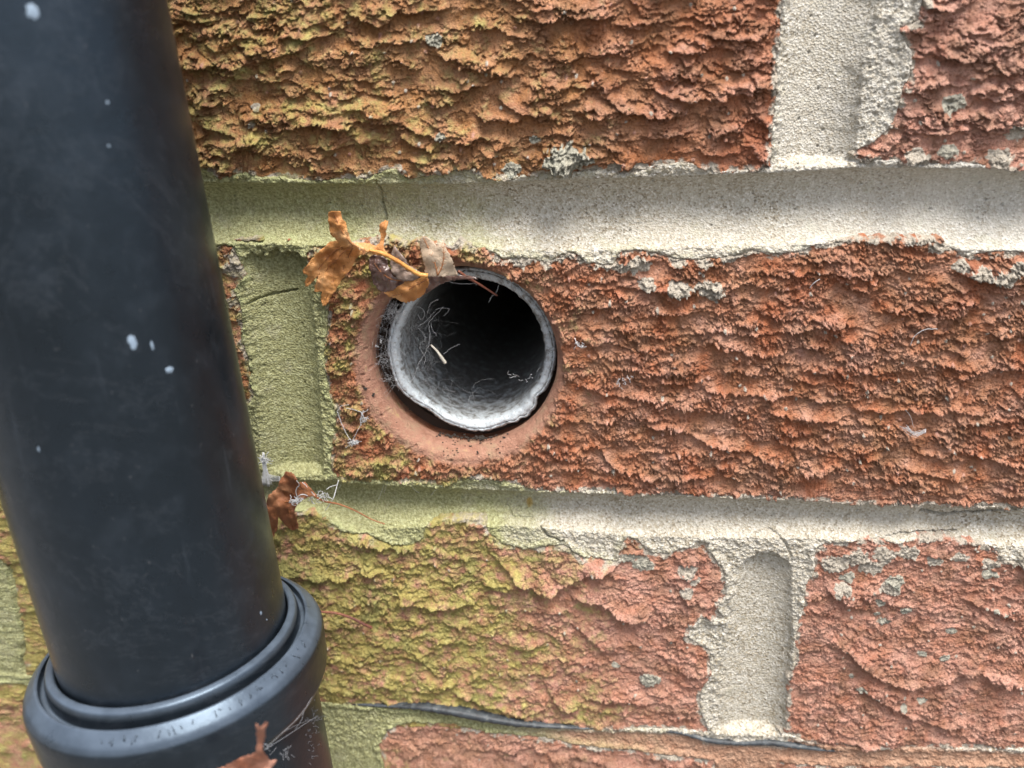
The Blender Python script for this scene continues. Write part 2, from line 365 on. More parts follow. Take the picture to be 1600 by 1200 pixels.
for p, a in (([(60, 480), (160, 520), (300, 525), (420, 560), (560, 572)], 2.0), ([(480, 290), (600, 302), (700, 302), (800, 290), (900, 270), (1000, 260)], 2.2), ([(510, 330), (620, 362), (720, 382), (800, 352), (900, 340)], 2.2),
             ([(470, 490), (560, 512), (640, 512), (740, 522), (840, 520)], 1.8), ([(700, 570), (780, 592), (880, 602), (990, 600)], 1.8), ([(300, 620), (420, 642), (520, 690), (640, 712), (700, 742), (800, 780), (900, 782), (970, 760)], 2.4),
             ([(1000, 560), (1100, 582), (1200, 562), (1300, 572), (1490, 572)], 2.2), ([(1180, 390), (1300, 402), (1400, 432), (1600, 420)], 1.8), ([(120, 700), (180, 772), (280, 800), (400, 802), (520, 800)], 2.4), ([(350, 240), (480, 222), (570, 232)], 1.8),
             ([(1340, 90), (1450, 112), (1550, 112), (1600, 80)], 2.2), ([(180, 140), (280, 152), (400, 162), (590, 172)], 2.0), ([(1300, 350), (1400, 382), (1430, 360)], 1.6), ([(1150, 760), (1250, 792), (1400, 822)], 2.0),
             ([(1400, 720), (1500, 742), (1600, 772)], 2.2), ([(700, 100), (800, 105), (900, 90), (1040, 95)], 1.8), ([(0, 215), (60, 225), (120, 210), (260, 215)], 1.6), ([(80, 290), (200, 292), (280, 280)], 1.4),
             ([(0, 600), (90, 615), (210, 605)], 1.8), ([(720, 650), (840, 662), (900, 650)], 1.6), ([(950, 700), (1050, 712), (1150, 700)], 1.8), ([(1120, 215), (1240, 225), (1350, 235), (1440, 245)], 1.6), ([(1180, 500), (1280, 512), (1370, 505)], 1.4),
             ([(1380, 610), (1500, 602), (1590, 612)], 1.4), ([(1010, 440), (1090, 445), (1180, 430)], 1.2), ([(540, 430), (640, 440), (700, 430)], 1.4), ([(0, 770), (100, 780), (180, 775)], 1.4), ([(1440, 300), (1530, 312), (1600, 305)], 1.2),
             ([(200, 420), (330, 440), (450, 445)], 1.3), ([(1240, 150), (1330, 130), (1400, 165)], 1.3), ([(620, 600), (540, 590), (480, 600)], 1.1)):
    led(sorted(p), o8, a*.85, 1.9)
for p, a in (([(-100, 440), (0, 430), (100, 450), (180, 450), (240, 430), (330, 430)], 2.0), ([(400, 520), (500, 552), (600, 557), (720, 540)], 2.2), ([(790, 370), (860, 440), (940, 485), (1010, 492), (1100, 440), (1180, 410), (1260, 400)], 3.0),
             ([(530, 680), (600, 702), (660, 670)], 1.2), ([(1090, 520), (1200, 532), (1260, 582), (1330, 602), (1400, 590)], 2.6), ([(470, 880), (540, 892), (610, 880)], 1.4), ([(640, 900), (720, 932), (820, 962), (900, 977), (990, 950)], 1.8),
             ([(980, 870), (1040, 952), (1100, 960)], 1.8), ([(200, 300), (330, 322), (470, 340)], 2.2), ([(730, 470), (800, 502), (890, 480)], 1.6), ([(1140, 920), (1250, 925), (1400, 940)], 1.4), ([(20, 620), (140, 640), (260, 630)], 1.2),
             ([(300, 780), (420, 760), (500, 770)], 1.0), ([(1100, 640), (1220, 740), (1290, 750)], 1.1)):
    led(p, o9, a, 4.0)
for p, a in (([(650, 730), (720, 780), (790, 842), (880, 872), (980, 872), (1050, 850), (1160, 820), (1220, 852), (1344, 885)], 2.6), ([(740, 900), (860, 962), (930, 1002), (1060, 1042), (1140, 1010)], 2.0), ([(600, 520), (680, 562), (740, 600)], 2.0),
             ([(1220, 370), (1290, 422), (1400, 440)], 2.4), ([(1110, 560), (1220, 600), (1344, 640)], 1.4), ([(640, 1090), (740, 1110), (860, 1120)], 1.2), ([(0, 560), (60, 540), (120, 590)], 1.6), ([(720, 545), (800, 555), (870, 560)], 1.6)):
    led(p, o5, a, 4.5)
def ledges():
    H = np.zeros_like(U)
    nz = 0.55*fbm(U/2.2, Vv/2.2, 31, 4, .6)+0.18*fbm(U/.5, Vv/.5, 32, 2)
    for pts, amp, up in LED:
        p = wp(pts); o = np.argsort(p[:, 0]); p = p[o]
        i0, i1 = np.searchsorted(GX, [p[0, 0]-3, p[-1, 0]+3]); j0, j1 = np.searchsorted(GZ, [p[:, 1].min()-4, p[:, 1].max()+up*3.2])
        if i1-i0 < 3 or j1-j0 < 3: continue
        x = U[j0:j1, i0:i1]; z = Vv[j0:j1, i0:i1]; n = nz[j0:j1, i0:i1]
        dz = z-np.interp(x, p[:, 0], p[:, 1])+n*1.6
        ends = ss(p[0, 0]-1.5, p[0, 0]+2.5, x+n*2)*ss(p[-1, 0]+1.5, p[-1, 0]-2.5, x-n*2)
        v = vnoise(x/4.5, z/4.5, 77)
        h = amp*(.85+.5*v)*ends*ss(-.15, .12, dz)*np.exp(-np.maximum(dz, 0)/(up*.62*(1+.5*v)))
        H[j0:j1, i0:i1] = np.maximum(H[j0:j1, i0:i1], h)
    return H
LH = ledges()

def clay(u, v, su, sv, seed, a1, a2, a3, stri=.5, gap=.42):
    """torn clay: overlapping ragged flakes that stand out at their lower edge"""
    wx = fbm(u/7, v/5, seed+1, 4, .6)*5.0; wy = fbm(u/6, v/3.5, seed+2, 4, .6)*3.2
    wx2 = fbm(u/1.6, v/1.3, seed+3, 3, .6)*1.0; wy2 = fbm(u/1.6, v/1.2, seed+4, 3, .6)*.9
    h = np.zeros_like(u)
    for (s1, s2, amp, sd, w2) in ((12*su, 6.0*sv, a1, 10, .7), (5.4*su, 2.9*sv, a2, 20, .8), (2.3*su, 1.25*sv, a3, 30, .8)):
        d1, d2, r, r2, cx, cy = vor((u+wx+wx2*w2)/s1, (v+wy+wy2*w2)/s2, seed+sd)
        g = ss(gap-.12, gap+.12, r)
        rise = np.clip(.62-cy*.75+cx*(r2-.5)*.5, 0, 1.4)
        h = h+amp*g*rise*(.55+.6*r2)*ss(0, .06, d2-d1)**.5
    flat = ss(.02, .26, fbm(u/15+3, v/7, seed+44, 3))*(.85 if stri > .5 else .5)
    h = h*(1-.8*flat)+.34*a1*fbm(u/16, v/9, seed+40, 3)
    s = fbm(u/.55, v/9, seed+41, 3, .6)*ss(.15, -.25, fbm(u/9, v/9, seed+42, 2))
    h = h+stri*(.30+.45*flat)*s
    d1, d2, r, r2, cx, cy = vor((u+wx*.5+wx2*1.4)/3.4, (v+wy*.5+wy2*1.4)/2.2, seed+50)
    h = h-.8*ss(.085, .0, d2-d1)*ss(-.05, .3, fbm(u/6, v/5, seed+51, 2))
    h = h+.26*fbm(u/1.1, v/.8, seed+43, 4, .75)
    return h
def region(x0, x1, z0, z1, pad=3):
    i0, i1 = np.searchsorted(GX, [x0-pad, x1+pad]); j0, j1 = np.searchsorted(GZ, [z0-pad, z1+pad])
    return max(i0-1, 0), min(i1+1, NX), max(j0-1, 0), min(j1+1, NY)
Z_J1 = lambda x: np.interp(x, wp(BH[0][0])[:, 0], (wp(BH[0][0])[:, 1]))-6.5
zj1 = at(1000, 330)[2]; zj2 = at(1000, 805)[2]; zj3 = at(1000, 1152)[2]
xT = at(1300, 130)[0]; xL = at(436, 560)[0]; xB = at(1180, 1000)[0]; xZ = at(10, 960)[0]
# blobs: lichen crusts and mortar dabs (px, py, radius mm, height mm, kind)
BLOBS = [(1015, 1060, 3.6, 1.1, 'L'), (962, 1038, 1.4, .5, 'L'), (1375, 938, 1.6, .5, 'L'), (1370, 958, 1.1, .4, 'L'), (1415, 952, 1.9, .6, 'L'), (1440, 1092, 1.6, .4, 'L'), (1486, 985, 1.6, .5, 'L'),
         (1555, 950, 1.0, .5, 'L'), (1568, 953, .9, .4, 'L'), (1345, 1075, 1.5, .3, 'L'), (1365, 1085, 1.5, .3, 'L'), (1380, 968, 2.0, .3, 'L'), (1330, 1055, .9, .4, 'L'), (1545, 895, 2.2, .8, 'L'), (1325, 900, 2.4, .7, 'L'), (1400, 905, 3.0, .8, 'L'),
         (885, 245, 5.5, 2.0, 'L'), (865, 250, 3.4, 1.8, 'L'), (910, 245, 3.0, 1.4, 'L'), (945, 408, 3.2, 1.1, 'M'), (1000, 412, 3.5, 1.0, 'M'), (975, 415, 2.0, .8, 'M'), (1010, 440, 2.4, .5, 'M'), (1060, 447, 3.4, .6, 'M'), (1110, 450, 3.6, .6, 'M'), (1095, 443, 2.0, .5, 'M'),
         (850, 395, 4.0, .6, 'M'), (815, 405, 3.2, .5, 'M'), (1530, 425, 3.2, .8, 'M'), (1565, 428, 3.6, 1.0, 'M'), (1590, 415, 3.0, 1.0, 'M'), (1500, 412, 2.2, .6, 'M'), (1462, 385, 2.2, .6, 'M'), (1335, 870, 4.2, .6, 'M'), (1300, 880, 3.8, .5, 'M'), (1360, 885, 4.0, .6, 'M'),
         (1315, 915, 3.0, .8, 'M'), (1380, 865, 3.6, .5, 'M'), (1420, 862, 3.0, .5, 'M'), (1390, 915, 3.0, .7, 'M'), (1460, 875, 2.4, .5, 'M'), (1500, 870, 2.5, .4, 'M'), (1545, 880, 2.6, .6, 'M'), (1075, 890, 2.8, .5, 'M'), (1085, 905, 2.0, .5, 'M'), (1072, 920, 2.4, .4, 'M'),
         (1575, 868, 3.2, 1.4, 'M'), (1592, 875, 2.5, 1.2, 'M'), (1005, 880, 3.4, .3, 'L'), (985, 870, 2.6, .3, 'L'), (1440, 1020, 1.6, .5, 'L'), (1475, 1025, 1.8, .5, 'L'), (1410, 1100, 1.4, .3, 'L'),
         (1000, 262, 2.2, .4, 'M'), (960, 258, 2.2, .4, 'M'), (800, 262, 2.6, .5, 'L'), (835, 215, 1.6, .9, 'L'), (1480, 235, 2.5, .8, 'L'), (1490, 160, 3.0, .9, 'L'), (1430, 240, 3.0, .5, 'M'), (1560, 245, 3.4, .5, 'M'), (1590, 205, 3.2, .4, 'M'),
         (690, 205, 1.6, .8, 'L'), (680, 60, 2.2, .7, 'L'), (395, 190, 1.2, .5, 'M'), (400, 165, 1.3, .5, 'M'), (372, 400, 3.5, .4, 'M'), (365, 420, 3.5, .3, 'M'), (360, 470, 2.5, .3, 'M')]
def build_brick(x0, x1, z0, z1, seed, style, label=None, hole=None):
    i0, i1, j0, j1 = region(x0, x1, z0, z1, 6)
    u = U[j0:j1, i0:i1]; v = Vv[j0:j1, i0:i1]; ms = MSr[j0:j1, i0:i1]; msc = MS[j0:j1, i0:i1]; lh = LH[j0:j1, i0:i1]
    # distance inside this brick's own cell (half way into the joints)
    cell = np.minimum(np.minimum(u-x0, x1-u), np.minimum(v-z0, z1-v))
    su, sv, a1, a2, a3, stri, gap = style
    h = clay(u, v, su, sv, seed, a1, a2, a3, stri, gap)
    h = np.maximum(h, 0)*.92+lh*.95
    det = h.copy()
    wear = np.zeros(u.shape+(3,), np.float32); tone = np.zeros(u.shape+(3,), np.float32)
    for (px, py, r, hh, kd) in BLOBS:
        q = at(px, py)
        d = np.hypot((u-q[0]), (v-q[2])*1.45)/r+.45*fbm(u/1.4, v/1.4, 90, 3)
        k = ss(1.0, .55, d)
        h = h+hh*k*(.55 if r < 3.2 else .8)*(.8+.5*fbm(u/.7, v/.7, 91, 2))
        c = 2 if kd == 'L' else 1
        wear[..., c] = np.maximum(wear[..., c], k)
    big = fbm(u/26, v/20, 201, 3); med = fbm(u/7, v/6, 203, 4)
    lf = ss(150, -10, u+med*30)                       # growth is thickest beside the downpipe
    alg = .10+.0*u
    if z1 > zj1+20: alg = .02+.42*ss(105, 0, u+big*50)+.40*med*ss(120, 0, u)+.3*ss(9, 0, v-zj1)*ss(120, 40, u)
    elif z0 < zj2-20 and z1 < zj2+3:
        alg = -.05+1.15*ss(100, 14, u+big*46+(v-zj2)*.12)+.30*med
        if z1 < zj3+3: alg = .05+.7*ss(40, -20, u+big*40)+.35*med
    else:
        rr = np.hypot(u-HOLE[0], v-HOLE[1])
        alg = -.08+.72*ss(62, 5, u+big*30)+.45*med*ss(140, 20, u)+.45*ss(12, 0, np.abs(rr-26))*ss(-.35, .35, med)+.28*ss(14, 2, v-zj2)*ss(90, 20, u)
    pat = fbm(u/4.5, v/3.2, 207, 4, .65)
    wear[..., 0] = np.clip(alg*(.82+1.1*pat)+.32*ss(.5, 1.6, det)*ss(115, 10, u)*(.5+pat)-.04, 0, 1)
    edge = ss(2.2, 0, -msc)
    wear[..., 1] = np.maximum(wear[..., 1], np.clip(edge*(.62+.9*fbm(u/3, v/2.5, 205, 3)), 0, 1))
    if z1 > zj1+20:
        tone[..., 0] = np.clip(ss(118, 30, u+big*40)*.95+.25*med, 0, 1)*(1 if x0 < xT-5 else 0)
        tone[..., 1] = np.clip(.15+.5*med, 0, 1) if x0 < xT-5 else np.clip(.9+.6*med, 0, 1)
    elif z1 < zj2+3:
        tone[..., 0] = np.clip(ss(100, 40, u+big*30), 0, 1)*.9; tone[..., 1] = np.clip(.75+.7*med+.2*big, 0, 1)
        if z1 < zj3+3: tone[..., 1] = np.clip(.8+.4*med, 0, 1)
    else:
        tone[..., 0] = np.clip(.30+1.0*med+.3*big, 0, 1); tone[..., 1] = np.clip(.30+1.0*med+.35*ss(12, 2, v-zj2), 0, 1)
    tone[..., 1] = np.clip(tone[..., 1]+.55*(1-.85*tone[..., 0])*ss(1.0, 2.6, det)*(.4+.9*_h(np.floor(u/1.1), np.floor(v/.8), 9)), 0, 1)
    gd1, gd2, gr, gr2, gx_, gy_ = vor(u/2.6, v/2.6, seed+60)
    gk = ss(.19, .10, gd1)*(gr > .84); h = h+.42*gk; wear[..., 1] = np.maximum(wear[..., 1], .75*gk*(gr2 > .4)); tone[..., 1] = np.maximum(tone[..., 1], gk)
    # height near the joints: brick edge rounds away under the mortar
    H = h-.25
    H = H-ss(-1.2, .4, ms)*(h*.35)
    H = np.where(ms > .15, H-(ms-.15)*6.0, H)
    H = np.where(cell < 0, H+cell*8, H)
    H = np.maximum(H, -14)
    X = u.astype(float); Y = -H.astype(float); Z = v-.52*np.clip(det, 0, 4)*ss(.6, -.2, ms)
    if hole is not None:
        hx, hz, R1, R2 = hole
        th = np.arctan2(v-hz, u-hx)
        dx = u-hx; dz = (v-hz)
        r = np.hypot(dx, dz)
        rn = r+.4*fbm(u/5, v/5, 301, 3)+1.3*np.cos(th-.75)
        k = ss(R2+.9, R2-.7, rn+1.7*fbm(u/2.2, v/2.2, 302, 4, .65))
        depth = np.where(r > R1, 3.4*np.clip((R2-r)/(R2-R1), 0, 1)**1.8, 3.4+(R1-r)*9.0)
        Hr = -.1-depth+.22*fbm(u/2.2, v/2.2, 303, 4)+.07*vnoise(rn*3.2, th*2.5, 304)
        pd1, pd2, pr, pr2, px_, py_ = vor(u/2.4, v/2.4, 305); Hr = Hr-.55*ss(.2, .08, pd1)*(pr > .72)
        Hn = H*(1-k)+Hr*k
        deep = r < R1
        sx = np.where(deep, R1/np.maximum(r, 1e-3), 1.0)
        wall_j = 1+.012*vnoise(np.cos(th)*3, np.sin(th)*3+depth/14, 9)+.085*ss(7.5, 10.5, depth)*(.8+.4*vnoise(np.cos(th)*2, np.sin(th)*2, 19))
        X = np.where(deep, hx+dx*sx*wall_j, X); Z = np.where(deep, hz+dz*sx*wall_j, Z*(1-k)+v*k)
        Y = np.where(deep, depth, -Hn)
        tone[..., 2] = np.clip(k*1.1, 0, 1)*ss(10, 7.5, depth)
        wear[..., 0] *= 1-k*.72; wear[..., 1] *= 1-k; wear[..., 2] *= 1-k
    keep = (msc < 3.5) & (cell > -2)
    F = grid_faces(*u.shape, keep)
    F = F[:, ::-1] if False else F
    V = np.stack([X, Y, Z], -1).reshape(-1, 3)
    V, F, A = compact(V, F, {'wear': wear.reshape(-1, 3), 'tone': tone.reshape(-1, 3)})
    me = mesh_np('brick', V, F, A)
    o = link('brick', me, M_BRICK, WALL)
    if label: o['label'] = label
    return o

WALL = empty('brick_wall', (60, 0, -140))
tag(WALL, 'weathered red brick wall with greenish mortar joints and a round hole drilled through one brick', 'brick wall')
S1 = (1.2, .70, 1.7, 1.5, .85, 1.0, .46)
S2 = (.80, .34, .75, 1.2, .95, 1.1, .46)
S3 = (.95, .9, .55, .75, .62, .3, .46)
S3B = (1.0, .62, .4, .72, .66, .3, .48)
def brick_mesh_all():
    e = 3
    zt = zj1+74.5; zl = zj3-74.5
    B = build_brick
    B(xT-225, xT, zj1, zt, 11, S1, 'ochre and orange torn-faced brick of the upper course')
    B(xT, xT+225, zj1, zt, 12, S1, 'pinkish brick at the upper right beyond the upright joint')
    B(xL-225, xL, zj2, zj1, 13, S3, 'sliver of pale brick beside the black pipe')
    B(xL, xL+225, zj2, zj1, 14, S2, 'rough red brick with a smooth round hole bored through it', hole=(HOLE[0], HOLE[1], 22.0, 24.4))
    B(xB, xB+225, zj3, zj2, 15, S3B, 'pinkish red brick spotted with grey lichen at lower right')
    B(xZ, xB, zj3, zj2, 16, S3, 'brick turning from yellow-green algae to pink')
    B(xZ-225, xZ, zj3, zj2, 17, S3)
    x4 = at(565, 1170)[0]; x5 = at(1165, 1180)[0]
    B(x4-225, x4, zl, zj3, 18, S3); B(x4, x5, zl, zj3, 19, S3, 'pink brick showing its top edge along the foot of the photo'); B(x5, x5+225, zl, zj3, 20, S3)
brick_mesh_all()
def rim(z0, z1, r): pass
def build_mortar():
    ms = MSr; h = np.zeros_like(U)
    smooth = ss(.3, 1.6, GR)
    rough = .55*fbm(U/2.2, Vv/1.8, 401, 4, .65)+.30*fbm(U/.7, Vv/.7, 402, 2)
    h = -.15-GR+rough*(1-smooth)*1.1+smooth*(.10*fbm(U/5, Vv/3, 403, 3)+.16*np.where(BEDG > .5, fbm(U/22, Vv/.9, 406, 4), fbm(U/6, Vv/1.3, 407, 4))*ss(-.1, .4, fbm(U/14, Vv/9, 408, 2))+.06*fbm(U/.5, Vv/.5, 404, 2, .8))
    # lip of squeezed mortar along the edges
    lip = ss(2.4, .6, MS)*ss(-.4, .4, MS)*(1-smooth)
    h = h+lip*(.55+.8*fbm(U/2.5, Vv/2.5, 405, 3))
    # hairline cracks
    for pts, dp in (([(587, 282), (592, 300), (590, 320), (597, 345)], .9), ([(385, 475), (400, 468), (430, 462), (455, 458)], 1.1), ([(1450, 808), (1480, 815), (1520, 812), (1560, 808), (1600, 806)], 1.4),
                    ([(1205, 832), (1215, 838), (1228, 850), (1236, 870)], .6), ([(1290, 850), (1320, 849), (1440, 838), (1500, 838)], 1.0), ([(845, 826), (855, 838), (880, 846)], 1.2), ([(790, 800), (800, 815), (830, 815)], .5)):
        p = wp(pts); d = np.full(U.shape, 9., np.float32)
        i0, i1 = np.searchsorted(GX, [p[:, 0].min()-2, p[:, 0].max()+2]); j0, j1 = np.searchsorted(GZ, [p[:, 1].min()-2, p[:, 1].max()+2])
        x = U[j0:j1, i0:i1]+.5*fbm(U[j0:j1, i0:i1]/1.5, Vv[j0:j1, i0:i1]/1.5, 410, 3); z = Vv[j0:j1, i0:i1]+.5*fbm(U[j0:j1, i0:i1]/1.5, Vv[j0:j1, i0:i1]/1.5, 411, 3)
        dd = np.full(x.shape, 9.)
        for a, b in zip(p[:-1], p[1:]):
            e = b-a; t = np.clip(((x-a[0])*e[0]+(z-a[1])*e[1])/(e@e), 0, 1); dd = np.minimum(dd, np.hypot(x-a[0]-t*e[0], z-a[1]-t*e[1]))
        h[j0:j1, i0:i1] -= dp*ss(.42, .1, dd)
    # pits
    d1, d2, r, r2, cx, cy = vor(U/3.3, Vv/3.3, 420)
    h = h-.5*ss(.11, .05, d1)*(r > .8)
    h = np.where(ms < 0, h+ms*4.5, h)
    h = np.maximum(h, -13)
    wear = np.zeros(U.shape+(3,), np.float32); tone = np.zeros_like(wear)
    med = fbm(U/8, Vv/6, 430, 4); big = fbm(U/26, Vv/20, 431, 3)
    a = ss(70, -2, U+big*26)*.95+.25*med
    a = np.where(Vv < zj2+9, ss(84, 30, U+big*22)*.98+.2*med, a)
    a = np.where((U < xL+12) & (Vv < zj1-4), .9+.35*med+.15*ss(xL-8, xL+8, U), a)
    a = np.where(Vv < zj3+6, ss(100, 20, U+big*30)*.9, a)
    a = a+.22*lip*ss(130, 60, U)+.12*ss(6, 0, np.abs(Vv-(zj1-7)))*(.5+med)
    wear[..., 0] = np.clip(a, 0, 1)
    wear[..., 1] = np.clip(ss(3, .5, MS)*ss(60, 0, U)*(.35+1.6*fbm(U/3, Vv/2, 433, 3)), 0, 1)
    tone[..., 0] = np.clip(ss(60, 190, U+big*30)*.7*ss(zj2+20, zj2+40, Vv)+.3*med, 0, 1)
    tone[..., 1] = np.clip(ss(zj3+3, zj3+.5, Vv+.8*med)*ss(40, 70, U)*(1-(np.abs(U-xB) < 11)*ss(zj3-2, zj3, Vv)), 0, 1)
    q = at(826, 796); tone[..., 2] = ss(1.0, .6, np.hypot((U-q[0])/1.0, (Vv-q[2])/1.7)+.3*med)
    V = np.stack([U, -h, Vv-.25*np.clip(rough*(1-smooth), 0, 2)], -1).reshape(-1, 3)
    F = grid_faces(NY, NX, MS > -4)
    V, F, A = compact(V, F, {'wear': wear.reshape(-1, 3), 'tone': tone.reshape(-1, 3)})
    o = link('mortar', mesh_np('mortar', V, F, A), M_MORTAR, WALL)
    return o
build_mortar()
# solid masonry behind the faces (so no daylight comes through the joints)
def backing():
    m, t, b = mat('dark masonry core'); b.inputs['Base Color'].default_value = (.06, .045, .035, 1); b.inputs['Roughness'].default_value = 1
    bm = bmesh.new()
    x0, x1, z0, z1, y0, y1 = GX[0]+1, GX[-1]-1, GZ[0]+1, GZ[-1]-1, 15.0, 215.0
    n = 48; hx, hz = HOLE; R = 21.5
    def ring(y): return [bm.verts.new(Vector((hx+R*math.cos(2*math.pi*k/n), y, hz+R*math.sin(2*math.pi*k/n)))*MM) for k in range(n)]
    def sq(y):
        out = []
        for k in range(n):
            a = 2*math.pi*k/n; c, s = math.cos(a), math.sin(a)
            tx = ((x1-hx)/c if c > 1e-9 else (x0-hx)/c if c < -1e-9 else 1e9); tz = ((z1-hz)/s if s > 1e-9 else (z0-hz)/s if s < -1e-9 else 1e9)
            tt = min(tx, tz); out.append(bm.verts.new(Vector((hx+c*tt, y, hz+s*tt))*MM))
        return out
    a, b2, c, d = ring(y0), sq(y0), sq(y1), ring(y1)
    for p, q in ((a, b2), (b2, c), (c, d), (d, a)):
        for k in range(n): bm.faces.new((p[k], p[(k+1) % n], q[(k+1) % n], q[k]))
    bmesh.ops.recalc_face_normals(bm, faces=bm.faces)
    me = bpy.data.meshes.new('masonry_core'); bm.to_mesh(me); bm.free()
    link('masonry_core', me, m, WALL, False)
backing()

# ------------------------------------------------------------------ tubes, leaves, fibres
def tube(P, R, n=6, cap=True):
    """P (k,3) mm, R scalar or (k,) -> V,F quads"""
    P = np.asarray(P, float); k = len(P); R = np.broadcast_to(np.asarray(R, float), (k,))
    T = np.gradient(P, axis=0); T /= np.linalg.norm(T, axis=1)[:, None]+1e-9
    up = np.array([0.31, .77, .55]); V = []
    for i in range(k):
        a = np.cross(T[i], up); a /= np.linalg.norm(a)+1e-9; b = np.cross(T[i], a)
        for j in range(n):
            t = 2*math.pi*j/n; V.append(P[i]+R[i]*(math.cos(t)*a+math.sin(t)*b))
    F = [(i*n+j, i*n+(j+1) % n, (i+1)*n+(j+1) % n, (i+1)*n+j) for i in range(k-1) for j in range(n)]
    if cap:
        V.append(P[0]); V.append(P[-1]); c0 = k*n; c1 = c0+1
        F += [(c0, (j+1) % n, j, c0) for j in range(n)]; F += [(c1, (k-1)*n+j, (k-1)*n+(j+1) % n, c1) for j in range(n)]
    return V, F
class MB:
    def __init__(s): s.V = []; s.F = []; s.M = []
    def add(s, V, F, m=0):
        o = len(s.V); s.V += [tuple(v) for v in V]
        for f in F:
            g = []
            for q in f:
                if q+o not in g: g.append(q+o)
            if len(g) > 2: s.F.append(tuple(g)); s.M.append(m)
    def tube(s, P, R, n=6, m=0): s.add(*tube(P, R, n), m)
    def build(s, name, mats, parent=None, smooth=True):
        me = bpy.data.meshes.new(name); me.from_pydata([(v[0]*MM, v[1]*MM, v[2]*MM) for v in s.V], [], s.F)
        me.polygons.foreach_set('material_index', np.array(s.M, np.int32))
        return link(name, me, mats, parent, smooth)
def smooth_path(P, n=24, wob=0.0):
    P = np.asarray(P, float)
    if len(P) == 2: P = np.array([P[0], (P[0]+P[1])/2, P[1]])
    Q = np.vstack([2*P[0]-P[1], P, 2*P[-1]-P[-2]]); out = []
    m = len(P)-1; per = max(2, n//m)
    for i in range(m):
        p0, p1, p2, p3 = Q[i:i+4]
        for k in range(per):
            t = k/per; out.append(.5*((2*p1)+(-p0+p2)*t+(2*p0-5*p1+4*p2-p3)*t*t+(-p0+3*p1-3*p2+p3)*t**3))
    out.append(P[-1]); out = np.array(out)
    if wob: out[1:-1] += RNG.normal(0, wob, out[1:-1].shape)
    return out
def ppath(pts, n=24, wob=0.0):
    """pts: (px, py, d) in the photograph and mm out from the wall"""
    return smooth_path([at(x, y, d) for x, y, d in pts], n, wob)

def leaf_mat(name, c1, c2, c3, rough=.6, trans=.25, wet=0.0, spots=.3):
    m, t, b = mat(name); P = coords(t)
    n1 = noise(t, 130, 5, .6, P); n2 = noise(t, 900, 5, .7, P)
    c = ramp(t, n1, [(.3, c1), (.52, c2), (.72, c3)])
    c = mix(t, ramp(t, n2, [(.55, g3(0)), (.68, g3(spots))]), c, tuple(.45*x for x in c1))
    L(t, c, b.inputs['Base Color']); b.inputs['Roughness'].default_value = rough
    b.inputs['Coat Weight'].default_value = wet; b.inputs['Coat Roughness'].default_value = .08
    v = N(t, 'ShaderNodeTexVoronoi'); v.inputs['Scale'].default_value = 1500; v.feature = 'DISTANCE_TO_EDGE'; L(t, P, v.inputs['Vector'])
    h = math_(t, 'ADD', math_(t, 'MULTIPLY', ramp(t, v.outputs['Distance'], [(0, g3(0)), (.12, g3(1))]), .5), n1)
    bump(t, b, h, .00022, .6)
    tr = N(t, 'ShaderNodeBsdfTranslucent'); L(t, c, tr.inputs[0])
    ms = N(t, 'ShaderNodeMixShader'); ms.inputs[0].default_value = trans
    out = t.nodes['Material Output']
    L(t, b.outputs[0], ms.inputs[1]); L(t, tr.outputs[0], ms.inputs[2]); L(t, ms.outputs[0], out.inputs[0])
    return m
M_ORANGE = leaf_mat('dry orange leaf', (.46, .175, .05), (.66, .31, .10), (.80, .50, .25), .5)
M_BROWN = leaf_mat('brown leaf', (.22, .08, .035), (.38, .15, .065), (.52, .26, .13), .5)
M_WET = leaf_mat('wet dark leaf', (.09, .045, .035), (.17, .095, .075), (.26, .17, .14), .35, .15, 1.0)
M_GREY = leaf_mat('grey brown leaf', (.20, .135, .105), (.29, .21, .165), (.38, .29, .24), .45, .2, .5)
M_BEIGE = leaf_mat('bleached leaf', (.38, .27, .18), (.54, .42, .30), (.66, .55, .43), .6, .25)
M_STALK = leaf_mat('leaf stalk', (.45, .16, .03), (.60, .27, .06), (.68, .35, .10), .5, .0)
M_DSTALK = leaf_mat('dark stalk', (.10, .03, .02), (.17, .055, .03), (.25, .10, .05), .5, .0)
M_VEIN = leaf_mat('leaf vein', (.22, .075, .02), (.34, .13, .04), (.45, .2, .07), .5, .0)
